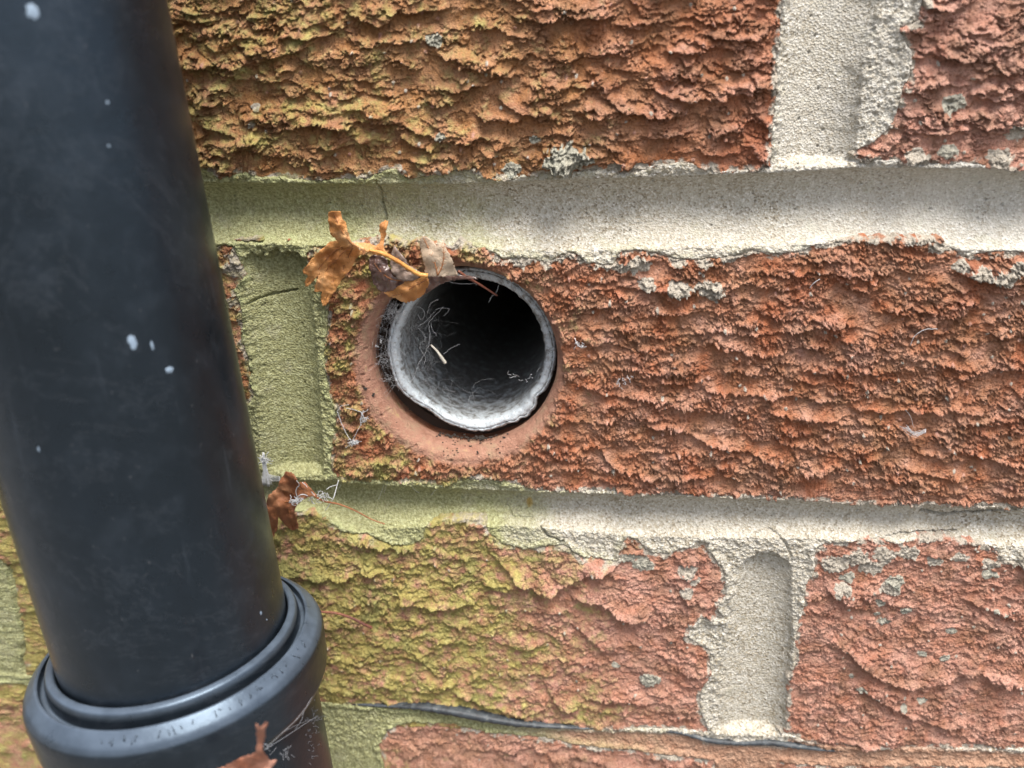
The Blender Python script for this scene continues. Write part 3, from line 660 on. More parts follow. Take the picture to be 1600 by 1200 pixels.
def blade(out_px, ctrl, step=2.2, curl=0.0, seed=0, thick=.16, bumps=.5, jag=.6):
    """out_px outline; ctrl [(px,py,d)] heights off the wall, smoothly interpolated; returns V,F with thickness"""
    o = np.array(out_px, float)
    q = []
    for i in range(len(o)):
        a = o[i]; b = o[(i+1) % len(o)]; L_ = np.hypot(*(b-a)); n = max(1, int(L_/step))
        nrm = np.array([-(b-a)[1], (b-a)[0]])/max(L_, 1e-6)
        for k in range(n):
            j = RNG.normal(0, jag) if k else 0
            q.append(a+(b-a)*k/n+nrm*j)
    q = np.array(q)
    x0, y0 = q.min(0); x1, y1 = q.max(0)
    gx, gy = np.meshgrid(np.arange(x0, x1, step), np.arange(y0, y1, step)); g = np.stack([gx.ravel(), gy.ravel()], 1)+RNG.normal(0, .15, (gx.size, 2))
    ins = np.zeros(len(g), bool); dm = np.full(len(g), 1e9)
    for i in range(len(q)):
        a = q[i]; b = q[(i+1) % len(q)]
        c = (a[1] > g[:, 1]) != (b[1] > g[:, 1]); ins ^= c & (g[:, 0] < (b[0]-a[0])*(g[:, 1]-a[1])/((b[1]-a[1]) or 1e-9)+a[0])
        e = b-a; t = np.clip(((g-a)@e)/(e@e+1e-9), 0, 1); dm = np.minimum(dm, np.hypot(*(g-a-t[:, None]*e).T))
    g = g[ins & (dm > step*.5)]
    allp = np.vstack([q, g]); n = len(q)
    vs, _, fs, _, _, _ = delaunay_2d_cdt([Vector(p) for p in allp], [(i, (i+1) % n) for i in range(n)], [], 1, 1e-5)
    P = np.array([(v.x, v.y) for v in vs]); c = np.array(ctrl, float)
    w = 1/(((P[:, None, :]-c[None, :, :2])**2).sum(-1)+30)**1.3
    d = (w*c[None, :, 2]).sum(1)/w.sum(1)
    d = d+bumps*fbm(P[:, 0]/14, P[:, 1]/14, 500+seed, 3)*1.6
    A = at(P[:, 0], P[:, 1], d); Bk = at(P[:, 0], P[:, 1], d-thick)
    F = [tuple(f) for f in fs]; N_ = len(P)
    cnt = {}
    for f in F:
        for i in range(3): e = (f[i], f[(i+1) % 3]); cnt[e] = 1
    E_ = [e for e in cnt if (e[1], e[0]) not in cnt]
    FF = list(F)+[tuple(N_+i for i in reversed(f)) for f in F]+[(e[1], e[0], e[0]+N_, e[1]+N_) for e in E_]
    return np.vstack([A, Bk]), FF, d
def lobe(name, outline, ctrl, m, parent, veins=(), seed=0, **kw):
    V, F, _ = blade(outline, ctrl, seed=seed, **kw)
    b = MB(); b.add(V, F, 0)
    c = np.array(ctrl, float)
    def dep(x, y):
        w = 1/(((c[:, 0]-x)**2+(c[:, 1]-y)**2)+30)**1.3; return (w*c[:, 2]).sum()/w.sum()+kw.get('bumps', .35)*float(fbm(np.array([x/14]), np.array([y/14]), 500+seed, 3)[0])*1.6
    for vv in veins:
        p = [(x, y, dep(x, y)+.05) for x, y in vv]
        k = ppath(p, 16); b.tube(k, np.linspace(.15, .05, len(k)), 5, 1)
        pp = smooth_path([(x, y, 0) for x, y in vv], 18)[:, :2]
        for q in range(3, len(pp)-3, 3):
            dv = pp[q+1]-pp[q]; dv = dv/(np.linalg.norm(dv)+1e-6)
            for sg in (-1, 1):
                aa = .75*sg; e = np.array([dv[0]*math.cos(aa)-dv[1]*math.sin(aa), dv[0]*math.sin(aa)+dv[1]*math.cos(aa)])
                ln = 6.5*(1-q/len(pp)*.5)
                b.tube(ppath([(*(pp[q]+e*ln*w_), dep(*(pp[q]+e*ln*w_))+.02) for w_ in (0, .5, 1)], 6), .045, 4, 1)
    return b.build(name, [m, M_VEIN], parent)
q5 = lambda pts: zm(pts, 460, 320, 5.926)
def c5(pts): return [(460+x/5.926, 320+y/5.926, d) for x, y, d in pts]

def leaf_orange():
    r = empty('oak_leaf', at(545, 400, 4)); tag(r, 'crisp orange leaf curled up beside the hole, its stalk pointing right', 'leaf')
    lobe('lobe', q5([(330, 340), (250, 410), (150, 510), (75, 600), (85, 640), (120, 650), (95, 720), (100, 765), (130, 755), (200, 680), (235, 630), (200, 720), (180, 800), (215, 810), (255, 800), (245, 880), (260, 940), (290, 935), (330, 870), (390, 780),
        (440, 690), (520, 600), (570, 500), (640, 450), (560, 370), (530, 350), (400, 330)]),
        c5([(400, 345, 7), (330, 345, 5.5), (545, 375, 8), (250, 420, 6.2), (300, 480, 4.2), (400, 480, 6.8), (90, 610, 3.5), (110, 750, 2.4), (160, 580, 5.2), (235, 620, 2.8), (270, 700, 5.0), (350, 700, 3.8), (265, 930, 3.2), (450, 620, 5.2), (380, 620, 3.0), (570, 500, 4.4), (640, 450, 4.8), (200, 800, 3.0)]),
        M_ORANGE, r, veins=[q5([(545, 375), (420, 470), (370, 600), (360, 700), (290, 880)]), q5([(530, 370), (380, 420), (250, 560), (120, 720)]), q5([(400, 500), (300, 600), (210, 780)]), q5([(540, 400), (500, 480), (450, 600)])], seed=1)
    lobe('lobe', q5([(400, 335), (360, 300), (330, 270), (325, 200), (310, 150), (315, 70), (345, 55), (430, 65), (440, 130), (480, 170), (490, 240), (520, 320), (548, 372), (480, 400), (420, 390)]),
        c5([(320, 80, 8.0), (370, 60, 10.5), (430, 70, 8.5), (330, 200, 8.0), (400, 180, 10.5), (480, 180, 8.2), (400, 330, 7.0), (450, 300, 9.2), (545, 372, 8.2), (430, 390, 7.0)]), M_ORANGE, r, veins=[q5([(540, 372), (450, 260), (400, 160), (370, 80)])], seed=2)
    lobe('lobe', q5([(530, 345), (600, 348), (690, 352), (755, 385), (790, 350), (800, 300), (785, 230), (790, 180), (840, 140), (870, 150), (858, 200), (848, 260), (832, 330), (830, 400), (850, 460), (890, 485), (840, 482), (760, 462), (680, 440), (600, 402), (545, 370)]),
        c5([(540, 360, 8.2), (600, 350, 7.2), (600, 400, 9.0), (690, 355, 7.0), (690, 435, 9.2), (770, 400, 7.8), (800, 300, 8.0), (845, 300, 6.4), (800, 190, 8.2), (865, 160, 6.8), (850, 460, 8.4)]), M_ORANGE, r, seed=3, bumps=.2)
    b = MB(); p = ppath([(460+x/5.926, 320+y/5.926, d) for x, y, d in ((690, 420, 8.8), (780, 440, 8.8), (860, 470, 8.6), (960, 525, 8.0), (1060, 590, 7.2), (1150, 642, 6.4), (1235, 656, 6.0))], 36)
    b.tube(p, np.concatenate([np.linspace(.25, .55, 12), np.linspace(.45, .5, len(p)-12)]), 8); b.build('stalk', M_STALK, r)
leaf_orange()
def leaf_wet():
    r = empty('sodden_leaf', at(640, 430, 3)); tag(r, 'sodden brown leaf with one bleached lobe, draped over the upper rim of the hole', 'leaf')
    lobe('lobe', q5([(700, 480), (690, 560), (710, 650), (730, 730), (780, 790), (830, 812), (900, 795), (1000, 745), (1045, 705), (965, 695), (905, 645), (870, 560), (860, 500), (800, 470), (740, 465)]),
        c5([(700, 500, 3), (800, 480, 3.5), (720, 700, 2.6), (830, 640, 4.4), (830, 800, 2.6), (920, 700, 4), (1000, 740, 3.4)]), M_WET, r, veins=[q5([(1040, 705), (900, 690), (800, 620), (740, 540)])], seed=4, bumps=.5)
    lobe('lobe', q5([(900, 440), (930, 370), (960, 420), (1010, 480), (1060, 560), (1130, 600), (1190, 650), (1120, 695), (1040, 712), (960, 695), (905, 630), (885, 540)]),
        c5([(930, 380, 5), (900, 480, 4.8), (1000, 520, 5.2), (960, 640, 5), (1100, 640, 5.2), (1180, 660, 5)]), M_GREY, r, veins=[q5([(1170, 660), (1040, 600), (960, 500), (930, 400)])], seed=5)
    lobe('lobe', q5([(830, 812), (900, 792), (1040, 702), (1130, 682), (1235, 665), (1245, 740), (1200, 830), (1130, 880), (1040, 912), (980, 892), (940, 862), (870, 850)]),
        c5([(840, 820, 2.8), (1040, 705, 4.6), (1230, 680, 5.4), (1040, 800, 5.2), (1040, 905, 1.6), (1200, 820, 2.0), (1130, 760, 5.6), (900, 850, 2.2)]), M_ORANGE, r, veins=[q5([(1230, 690), (1100, 760), (1000, 820), (900, 845)])], seed=6)
    lobe('lobe', q5([(1190, 290), (1230, 300), (1290, 340), (1320, 390), (1350, 350), (1402, 310), (1385, 350), (1420, 430), (1460, 500), (1490, 590), (1512, 655), (1400, 662), (1230, 665), (1205, 640), (1210, 580), (1180, 480), (1160, 390), (1165, 320)]),
        c5([(1190, 300, 5.5), (1320, 400, 6.4), (1400, 320, 5), (1165, 400, 4.8), (1260, 480, 7.2), (1400, 500, 6.2), (1500, 640, 4.4), (1300, 650, 6), (1220, 650, 5)]), M_BEIGE, r, veins=[q5([(1325, 655), (1300, 540), (1240, 400), (1195, 305)]), q5([(1330, 650), (1370, 560), (1385, 450), (1370, 350)])], seed=7, bumps=.2)
    lobe('lobe', q5([(1230, 662), (1510, 655), (1620, 655), (1700, 690), (1600, 690), (1450, 702), (1350, 735), (1270, 790), (1190, 838), (1160, 800), (1180, 730)]),
        c5([(1230, 670, 4.6), (1510, 660, 3.6), (1690, 685, 1), (1350, 725, 1.2), (1190, 830, .6), (1400, 680, 3)]), M_WET, r, seed=8)
leaf_wet()
q4 = lambda pts: zm(pts, 400, 640, 4.0)
def leaf_small():
    r = empty('dry_leaf', at(450, 790, 4)); tag(r, 'crumpled brown leaf caught in cobweb against the right side of the black pipe', 'leaf')
    c = lambda P: [(400+x/4, 640+y/4, d) for x, y, d in P]
    lobe('lobe', q4([(80, 530), (130, 490), (200, 500), (260, 530), (300, 560), (255, 595), (242, 640), (255, 690), (268, 740), (230, 755), (190, 730), (155, 690), (142, 668), (135, 730), (110, 802), (95, 760), (70, 690), (58, 600)]),
         c([(80, 530, 9), (200, 510, 7), (300, 560, 6), (150, 600, 8.5), (60, 610, 8), (100, 780, 5.5), (240, 740, 4), (200, 660, 7)]), M_BROWN, r, veins=[q4([(280, 560), (180, 580), (120, 650), (105, 760)]), q4([(200, 580), (210, 660), (240, 740)])], seed=11)
    lobe('lobe', q4([(190, 385), (240, 400), (262, 450), (310, 450), (350, 500), (385, 540), (335, 548), (280, 560), (200, 515), (130, 495), (150, 440)]),
         c([(190, 390, 9), (250, 430, 10.5), (310, 455, 8), (370, 530, 7), (230, 500, 7.5), (140, 480, 8.5), (280, 540, 8.5)]), M_BROWN, r, veins=[q4([(360, 530), (270, 490), (200, 410)])], seed=12, bumps=.6)
    b = MB(); p = ppath([(400+x/4, 640+y/4, d) for x, y, d in ((340, 525, 7.5), (420, 570, 6), (520, 592, 3.5), (620, 632, 1.5), (720, 685, .2), (805, 716, .6))], 36)
    b.tube(p, np.linspace(.26, .14, len(p)), 6); b.build('stalk', M_BROWN, r)
leaf_small()
def leaf_pipe():
    r = empty('fallen_leaf', at(395, 1190, 70)); tag(r, 'pinkish brown leaf scrap lying low on the front of the black pipe coupling', 'leaf')
    k = lambda P: zm(P, 320, 1080, 8.0)
    lobe('lobe', k([(150, 975), (330, 900), (450, 825), (560, 800), (640, 765), (655, 640), (640, 400), (690, 455), (770, 385), (790, 410), (750, 480), (762, 560), (730, 640), (722, 740), (790, 830), (820, 870), (900, 850), (870, 920), (830, 960), (820, 1150), (600, 1300), (250, 1250)]),
         [(320+x/8, 1080+y/8, d) for x, y, d in ((180, 960, 72), (450, 830, 73), (700, 400, 78), (700, 700, 74), (850, 870, 71), (600, 1100, 71), (300, 1200, 71))], leaf_mat('pink brown leaf', (.35, .13, .07), (.50, .24, .16), (.62, .38, .30)), r, seed=14, bumps=.5)
leaf_pipe()

# ------------------------------------------------------------------ waste pipe in the hole
def waste_pipe():
    m, t, b = mat('grimy white plastic'); P = coords(t)
    n1 = noise(t, 400, 7, .75, P, .4); n2 = noise(t, 1300, 5, .7, P); A = attr(t, 'wear')
    c = ramp(t, n2, [(.3, (.40, .45, .48)), (.6, (.66, .72, .75))])
    c = mix(t, ramp(t, n2, [(.52, g3(0)), (.64, g3(.7))]), c, (.15, .14, .125))
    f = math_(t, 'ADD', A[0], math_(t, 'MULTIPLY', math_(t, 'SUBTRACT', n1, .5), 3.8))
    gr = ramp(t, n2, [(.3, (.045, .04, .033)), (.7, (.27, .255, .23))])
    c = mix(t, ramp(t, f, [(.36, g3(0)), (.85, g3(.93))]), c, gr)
    L(t, c, b.inputs['Base Color']); b.inputs['Roughness'].default_value = .6; bump(t, b, noise(t, 700, 5, .7, P), .0006, .7)
    D0 = -8.5
    pl, prt, pb, pt = at(607, 560, D0), at(869, 550, D0), at(750, 664, D0), at(742, 428, D0)
    cx = (pl[0]+prt[0])/2; cz = (pb[2]+pt[2])/2; R = (prt[0]-pl[0])/2
    print('waste pipe radius', R, (pt[2]-pb[2])/2, 'centre', cx, cz, 'hole', HOLE)
    n = 220; prof = []
    # (radius offset, depth, grime)
    ys = [0, 0, .35, 1.2, 2.4, 2.6, 5, 9, 14, 20, 30, 45, 70, 110]
    V = []; A_ = []
    def front(th):
        e = .7*vnoise(np.array([math.cos(th)*3.1+5]), np.array([math.sin(th)*3.1]), 61)[0]+.35*vnoise(np.array([math.cos(th)*14]), np.array([math.sin(th)*14]), 62)[0]
        return float(e)
    def rad(th):
        # flattened, cracked lower left edge and a chipped tongue lower right
        d = math.degrees(th) % 360
        r = R
        for c0, wd, am in ((236, 15, -1.5), (258, 6, -.3), (206, 10, .5), (276, 9, .35), (309, 3.5, 1.1), (301, 3, .7), (317, 4, .6), (325, 5, -.8), (150, 9, -.4), (180, 7, .3)):
            dd = (d-c0+180) % 360-180; r += am*math.exp(-(dd/wd)**2)
        return r
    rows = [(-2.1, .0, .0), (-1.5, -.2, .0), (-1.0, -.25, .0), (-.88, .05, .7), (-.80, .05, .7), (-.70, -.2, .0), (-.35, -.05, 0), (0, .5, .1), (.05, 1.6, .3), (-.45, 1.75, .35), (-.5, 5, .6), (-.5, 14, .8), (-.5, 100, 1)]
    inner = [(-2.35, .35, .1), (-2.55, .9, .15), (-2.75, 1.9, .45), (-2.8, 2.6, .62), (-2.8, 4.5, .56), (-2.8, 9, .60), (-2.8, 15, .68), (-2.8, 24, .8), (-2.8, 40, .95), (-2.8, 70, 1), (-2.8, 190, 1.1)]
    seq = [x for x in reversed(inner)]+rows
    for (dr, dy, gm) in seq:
        for k in range(n):
            th = 2*math.pi*k/n; fr = front(th)*(1 if dy < 3 else 0)
            r = rad(th) if dy < 2.5 else R+(rad(th)-R)*max(0, 1-(dy-2.5)/6)
            if dr < -1.9 or dy > 2.5: r = R+(r-R)*.35
            jx = .12*RNG.normal()*(dy < 2.3)
            V.append((cx+(r+dr+jx)*math.cos(th), -D0+dy+fr*.7+.02*dy*0, cz+(r+dr+jx)*math.sin(th)))
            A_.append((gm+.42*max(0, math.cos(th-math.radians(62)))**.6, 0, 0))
    V = np.array(V); V[:, 2] += -.03*(V[:, 1]-8)
    F = np.array([(i*n+j, i*n+(j+1) % n, (i+1)*n+(j+1) % n, (i+1)*n+j) for i in range(len(seq)-1) for j in range(n)])
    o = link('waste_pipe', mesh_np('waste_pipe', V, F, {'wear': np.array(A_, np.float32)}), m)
    tag(o, 'cut end of a grimy white plastic pipe sitting inside the hole in the brick', 'pipe')
waste_pipe()

# ------------------------------------------------------------------ black pipe with its coupling
def plastic(name, base=.0075, dust=.6, sky_lit=False):
    m, t, b = mat(name); P = coords(t)
    mp = N(t, 'ShaderNodeMapping'); mp.inputs['Scale'].default_value = (1, 1, .45); L(t, P, mp.inputs['Vector'])
    n1 = noise(t, 38, 5, .6, mp.outputs[0]); n2 = noise(t, 160, 6, .65, P); n3 = noise(t, 900, 4, .7, P)
    c = ramp(t, n1, [(.3, (base*.6, base*.8, base)), (.55, (base*1.0, base*1.4, base*1.9)), (.75, (base*1.7, base*2.3, base*3.1))])
    c = mix(t, ramp(t, n2, [(.5, g3(0)), (.75, g3(dust*.25))]), c, (.05, .06, .075))
    c = mix(t, ramp(t, n3, [(.66, g3(0)), (.74, g3(.5))]), c, (.12, .12, .125))
    ms = N(t, 'ShaderNodeMapping'); ms.inputs['Scale'].default_value = (1, 1, .06); ms.inputs['Rotation'].default_value = (0, .06, 0); L(t, P, ms.inputs['Vector'])
    c = mix(t, ramp(t, noise(t, 420, 4, .6, ms.outputs[0]), [(.64, g3(0)), (.74, g3(.22))]), c, (.05, .06, .075))
    wv = noise(t, 16, 8, .75, P, 2.0)
    c = mix(t, ramp(t, wv, [(.49, g3(0)), (.50, g3(.09)), (.512, g3(0))]), c, (.12, .13, .15))
    if sky_lit:      # sky brightness painted grey-blue into the colour of the coupling's upward faces
        gn = N(t, 'ShaderNodeNewGeometry'); sx = N(t, 'ShaderNodeSeparateXYZ'); L(t, gn.outputs['Normal'], sx.inputs[0])
        c = mix(t, math_(t, 'MULTIPLY', ramp(t, sx.outputs[2], [(.25, g3(0)), (.75, g3(.8))]), ramp(t, n2, [(.3, g3(.5)), (.6, g3(1))])), c, (.085, .11, .145))
    L(t, c, b.inputs['Base Color'])
    L(t, ramp(t, n2, [(.3, g3(.24)), (.7, g3(.40))]), b.inputs['Roughness'])
    b.inputs['Specular IOR Level'].default_value = .6; b.inputs['Specular Tint'].default_value = (.62, .80, 1, 1)
    bump(t, b, math_(t, 'ADD', n2, math_(t, 'MULTIPLY', n3, .25)), .0003, .35)
    return m
M_PIPE = plastic('black pipe plastic'); M_COUP = plastic('black coupling plastic', .007, .4, True)
M_FLECK, _t, _b = mat('white fleck'); _b.inputs['Base Color'].default_value = (.22, .29, .37, 1); _b.inputs['Roughness'].default_value = .7
PX, PD, TX, TY = -13.749, 43.858, .060, .015
PO = np.array([PX, -PD, -60.0]); PA = np.array([TX, TY, -1.0]); PA /= np.linalg.norm(PA)
def paxis(t): return PO+PA*t
_e1 = np.cross(PA, [0, 1, 0]); _e1 /= np.linalg.norm(_e1); _e2 = np.cross(PA, _e1)
def lathe(prof, n=160, wob=None):
    V = []; F = []
    for (r, t) in prof:
        for k in range(n):
            a = 2*math.pi*k/n; rr = r+(wob(a, t) if wob else 0)
            V.append(tuple(paxis(t)+rr*(math.cos(a)*_e1+math.sin(a)*_e2)))
    for i in range(len(prof)-1):
        for j in range(n): F.append((i*n+j, i*n+(j+1) % n, (i+1)*n+(j+1) % n, (i+1)*n+j))
    return V, F
def rnd(prof, rad=.5, k=4):
    """round the corners of a profile polyline"""
    P = [np.array(p, float) for p in prof]; out = [tuple(P[0])]
    for a, b, c in zip(P[:-2], P[1:-1], P[2:]):
        la = np.linalg.norm(b-a); lc = np.linalg.norm(c-b); r = min(rad, la*.45, lc*.45)
        p = b+(a-b)/la*r; q = b+(c-b)/lc*r
        for i in range(k+1):
            s = i/k; out.append(tuple((1-s)**2*p+2*s*(1-s)*b+s*s*q))
    out.append(tuple(P[-1])); return out
RP = 21.5
def hit_pipe(px, py, rad=RP):
    v = ray(px, py); v = v/np.linalg.norm(v); o = CAM-PO
    vp = v-(v@PA)*PA; op = o-(o@PA)*PA
    a = vp@vp; b = 2*vp@op; c = op@op-rad*rad; dsc = b*b-4*a*c
    if dsc < 0: dsc = 0
    t = (-b-math.sqrt(dsc))/(2*a); p = CAM+v*t
    return p, (p-PO)@PA
_, TC = hit_pipe(280, 1088)       # where the pipe enters the coupling
print('coupling at', TC, 'hole dist', (np.array([HOLE[0],0,HOLE[1]])-CAM)@CF)
def downpipe():
    r = empty('black_pipe', paxis(TC+60)); tag(r, 'upright black plastic pipe at the left, entering a ringed coupling at the bottom', 'drainpipe')
    V, F = lathe([(RP, -260), (RP, -200), (RP, -150), (RP, -100), (RP, -60), (RP, -30), (RP, 0), (RP, TC-30), (RP, TC+18)] if False else [(RP, q) for q in np.linspace(-260, TC+18, 24)], 192)
    b = MB(); b.add(V, F); sh = b.build('shaft', M_PIPE, r)
    c = TC
    prof = [(RP+.15, c+6), (RP+.15, c+.3), (RP+.6, c-.5), (RP+1.8, c-.2), (RP+2.3, c+1.0), (RP+2.4, c+3.2), (RP+3.3, c+3.2), (RP+3.5, c+1.7), (RP+4.0, c+1.6), (RP+6.0, c+3.6), (RP+6.7, c+4.8), (RP+6.8, c+6.3), (RP+6.5, c+13.0),
            (RP+5.4, c+15.2), (RP+3.2, c+15.8), (RP+2.8, c+17), (RP+3.2, c+21), (RP+3.2, c+60)]
    V, F = lathe(rnd(prof, .5, 5), 220)
    b = MB(); b.add(V, F); co = b.build('coupling', M_COUP, r)
    # raised maker's lettering on the shoulder, too worn to read
    b = MB(); rng = random.Random(5)
    for k in range(22):
        if k in (6, 12, 17): continue
        px = 385+k*3.5; 
        a = math.radians(GL0+k*4.2)
        for s in range(rng.randint(1, 3)):
            da = rng.uniform(-.018, .018); r0 = RP+4.4+rng.uniform(0, .7); r1 = r0+rng.uniform(.2, .9); db = rng.uniform(-.02, .02)
            f = lambda rr, aa: paxis(c+1.6+(rr-(RP+4.0))*.958-.02)+rr*(math.cos(aa)*_e1+math.sin(aa)*_e2)
            b.tube([f(r0, a+da), f((r0+r1)/2, a+da+db/2), f(r1, a+da+db)], .09, 5)
    b.build('embossed_mark', M_COUP, co)
    # pale flecks stuck on the plastic
    rng = random.Random(3)
    for px, py, s, el in ((50, 18, 1.15, 1.3), (207, 534, .85, 2.0), (264, 578, 1.0, .9), (238, 540, .35, 3.4), (408, 958, .42, 1.6), (417, 968, .28, 1), (168, 160, .3, 1.3), (170, 228, .28, 1.2), (60, 702, .28, 2.2)):
        p, t = hit_pipe(px, py, RP+.02)
        nrm = p-paxis(t); nrm /= np.linalg.norm(nrm); e = np.cross(nrm, PA); V = []; F = []
        n = 16; V.append(p+nrm*.07*s)
        for ri, hh in ((.6, .05), (1.0, -.03)):
            for k in range(n):
                a = 2*math.pi*k/n; q = s*.62*ri*(1+.28*rng.uniform(-1, 1)); V.append(p+e*math.cos(a)*q+PA*math.sin(a)*q*el+nrm*hh*s)
        F = [(0, 1+k, 1+(k+1) % n) for k in range(n)]+[(1+k, 1+n+k, 1+n+(k+1) % n, 1+(k+1) % n) for k in range(n)]
        b = MB(); b.add(V, F); b.build('white_fleck', M_FLECK, sh)
def pang(px, py, rad):
    p, t = hit_pipe(px, py, rad); q = p-paxis(t); return math.degrees(math.atan2(q@_e2, q@_e1))
GL0 = pang(395, 1075, RP+5)
G1 = pang(470, 985, RP+5)
print('letters', GL0, G1)
if G1 < GL0: GL0 = G1
downpipe()

# ------------------------------------------------------------------ damp-proof strip in the lowest joint
def dpc():
    m, t, b = mat('damp proof plastic'); P = coords(t)
    c = ramp(t, noise(t, 400, 6, .7, P), [(.4, (.018, .021, .025)), (.6, (.05, .06, .068)), (.72, (.20, .19, .17))])
    L(t, c, b.inputs['Base Color']); b.inputs['Roughness'].default_value = .5; bump(t, b, noise(t, 500, 5, .7, P), .0006, .6)
    top = [(470, 1092, -1.0), (520, 1097, -.6), (600, 1102, .6), (650, 1104, 1.8), (700, 1110, 2.4), (750, 1119, 2.6), (800, 1128, 2.2), (860, 1134, 1.4), (930, 1137, .2), (1000, 1138, -.6), (1060, 1143, .4), (1110, 1156, .8), (1160, 1160, .3), (1200, 1159, .6), (1240, 1164, .8), (1280, 1170, .6), (1330, 1173, -1.0)]
    th = [.4, .5, .7, 1.2, 1.7, 1.8, 1.5, .8, .4, .4, .9, 1.2, 1.1, 1.4, 1.3, .7, .4]
    Vt = []; n = 0; V = []; F = []
    P_ = smooth_path([at(x, y, d) for x, y, d in top], 160); T_ = np.interp(np.linspace(0, 1, len(P_)), np.linspace(0, 1, len(th)), th)
    k = 8
    for p, h in zip(P_, T_):
        j = .12*RNG.normal()
        sec = [(8, .0), (.5, .05), (0, -.1*h), (-.35, -.5*h), (-.1, -.9*h+j), (.5, -1.0*h+j), (2, -h*1.0), (8, -h*1.0)]
        for dy, dz in sec: V.append((p[0], p[1]+dy, p[2]+dz))
    for i in range(len(P_)-1):
        for q in range(k): F.append((i*k+q, i*k+(q+1) % k, (i+1)*k+(q+1) % k, (i+1)*k+q))
    b_ = MB(); b_.add(V, F); o = b_.build('damp_proof_strip', m)
    tag(o, 'wavy black plastic damp-proof strip poking out of the lowest mortar joint', 'damp strip')
dpc()

# ------------------------------------------------------------------ twigs, straw, crumbs and webs
def stick(name, pts, r0, r1, m, label, cat, n=30, wob=.0):
    b = MB(); p = ppath(pts, n, wob); b.tube(p, np.linspace(r0, r1, len(p)), 6); o = b.build(name, m); tag(o, label, cat); return o
stick('leaf_stalk', [(500, 956, 3.5), (525, 958, 3.2), (550, 966, 2.8), (568, 975, 2.6), (581, 981, 2.2)], .32, .42, M_DSTALK, 'thin purple-brown stalk jutting from behind the coupling over yellow-green brick', 'stalk')
stick('leaf_stalk', [(716, 424, 2.4), (731, 434, 1.0), (752, 446, -1.0), (777, 462, -3.5)], .38, .2, M_DSTALK, 'dark red-brown stalk slanting across the top of the hole', 'stalk')
M_WEB, _t, _b = mat('cobweb silk'); _b.inputs['Base Color'].default_value = (.55, .56, .57, 1); _b.inputs['Roughness'].default_value = .5
M_DUST, _t, _b = mat('dusty web'); _b.inputs['Base Color'].default_value = (.17, .18, .20, 1); _b.inputs['Roughness'].default_value = .7
M_STRAW, _t, _b = mat('pale straw'); _b.inputs['Base Color'].default_value = (.62, .58, .48, 1); _b.inputs['Roughness'].default_value = .6
zq = lambda x, y, d: (560+x/3.53, 400+y/3.53, d)
stick('straw', [zq(400, 490, -6), zq(430, 520, -6), zq(452, 550, -6), zq(480, 590, -6.5)], .22, .42, M_STRAW, 'short pale straw hanging in the mouth of the white pipe', 'straw')
def web(label, cat='cobweb', group=None):
    return MB()
def fin(b, label):
    o = b.build('cobweb', M_WEB); tag(o, label, 'cobweb'); return o
def wander(b, p0, n, step, r, bias=(0, 0, 0), curl=.6):
    p = np.array(p0, float); d = RNG.normal(0, 1, 3); d /= np.linalg.norm(d); out = [p.copy()]
    for _ in range(n):
        d = d+RNG.normal(0, curl, 3)+np.array(bias); d /= np.linalg.norm(d); p = p+d*step; out.append(p.copy())
    b.tube(out, r, 3)
# inside the pipe
b = MB()
for pts in ([zq(250, 750, -7.2), zq(310, 660, -7), zq(330, 600, -7), zq(365, 540, -7), zq(390, 490, -6.5)], [zq(390, 490, -6.5), zq(395, 430, -7), zq(390, 370, -8), zq(430, 320, -8), zq(470, 280, -8)],
            [zq(320, 280, -8), zq(350, 290, -8), zq(365, 330, -8), zq(345, 350, -8), zq(325, 320, -8)], [zq(330, 390, -8), zq(370, 360, -8), zq(410, 320, -7), zq(440, 290, -8), zq(500, 290, -9), zq(470, 330, -9)],
            [zq(330, 400, -8), zq(360, 430, -8), zq(370, 460, -8), zq(340, 480, -8)], [zq(400, 370, -8), zq(410, 410, -8), zq(432, 438, -8)], [zq(340, 480, -8), zq(345, 520, -8), zq(370, 560, -8), zq(360, 600, -8)],
            [zq(470, 540, -9), zq(510, 510, -10), zq(560, 485, -11)], [zq(650, 160, -2), zq(640, 150, -3), zq(560, 155, -3), zq(500, 140, -3)], [zq(720, 255, -5), zq(735, 225, -5), zq(760, 200, -4), zq(775, 160, -4)],
            [zq(380, 320, -7), zq(400, 260, -6), zq(440, 240, -5)]):
    b.tube(ppath(pts, 30, .09), .038, 4)
for k in range(110):
    x, y = random.uniform(270, 420), random.uniform(300, 700); wander(b, at(*zq(x, y, -9-random.random()*5)), 16, .5, .012, (0, 0, 0), .4)
for k in range(26):
    x, y = random.uniform(400, 700), random.uniform(700, 800); wander(b, at(*zq(x, y, -14-random.random()*6)), 12, .6, .02, (.15, 0, -.05), .4)
for x, y in ((830, 635), (850, 650), (870, 665), (910, 685), (925, 690), (958, 655), (985, 640), (1000, 650), (960, 670), (1020, 632)):
    wander(b, at(*zq(x, y, -8)), 6, .35, .06, (0, 0, 0), .7)
fin(b, 'tangled pale threads inside the mouth of the white pipe')
b = MB()
for k in range(120):
    x, y = random.uniform(95, 190), random.uniform(260, 700)
    if (x-90)/100 < .5*(y-300)/400-.3: pass
    wander(b, at(*zq(x+max(0, (y-520))*.25, y, -3.5-random.random()*6)), 14, .45, random.choice((.015, .02, .03)), (0, 0, 0), .55)
for k in range(70):
    x, y = random.gauss(190, 26), random.gauss(310, 22); wander(b, at(*zq(x, y, -3-random.random()*2)), 12, .35, .025, (0, 0, 0), .7)
for x, y in ((118, 462), (100, 500), (250, 300)): wander(b, at(*zq(x, y, -4)), 10, .2, .14, (0, 0, 0), 1.2)
fin(b, 'grey fluffy web filling the gap left of the white pipe')
b = MB()
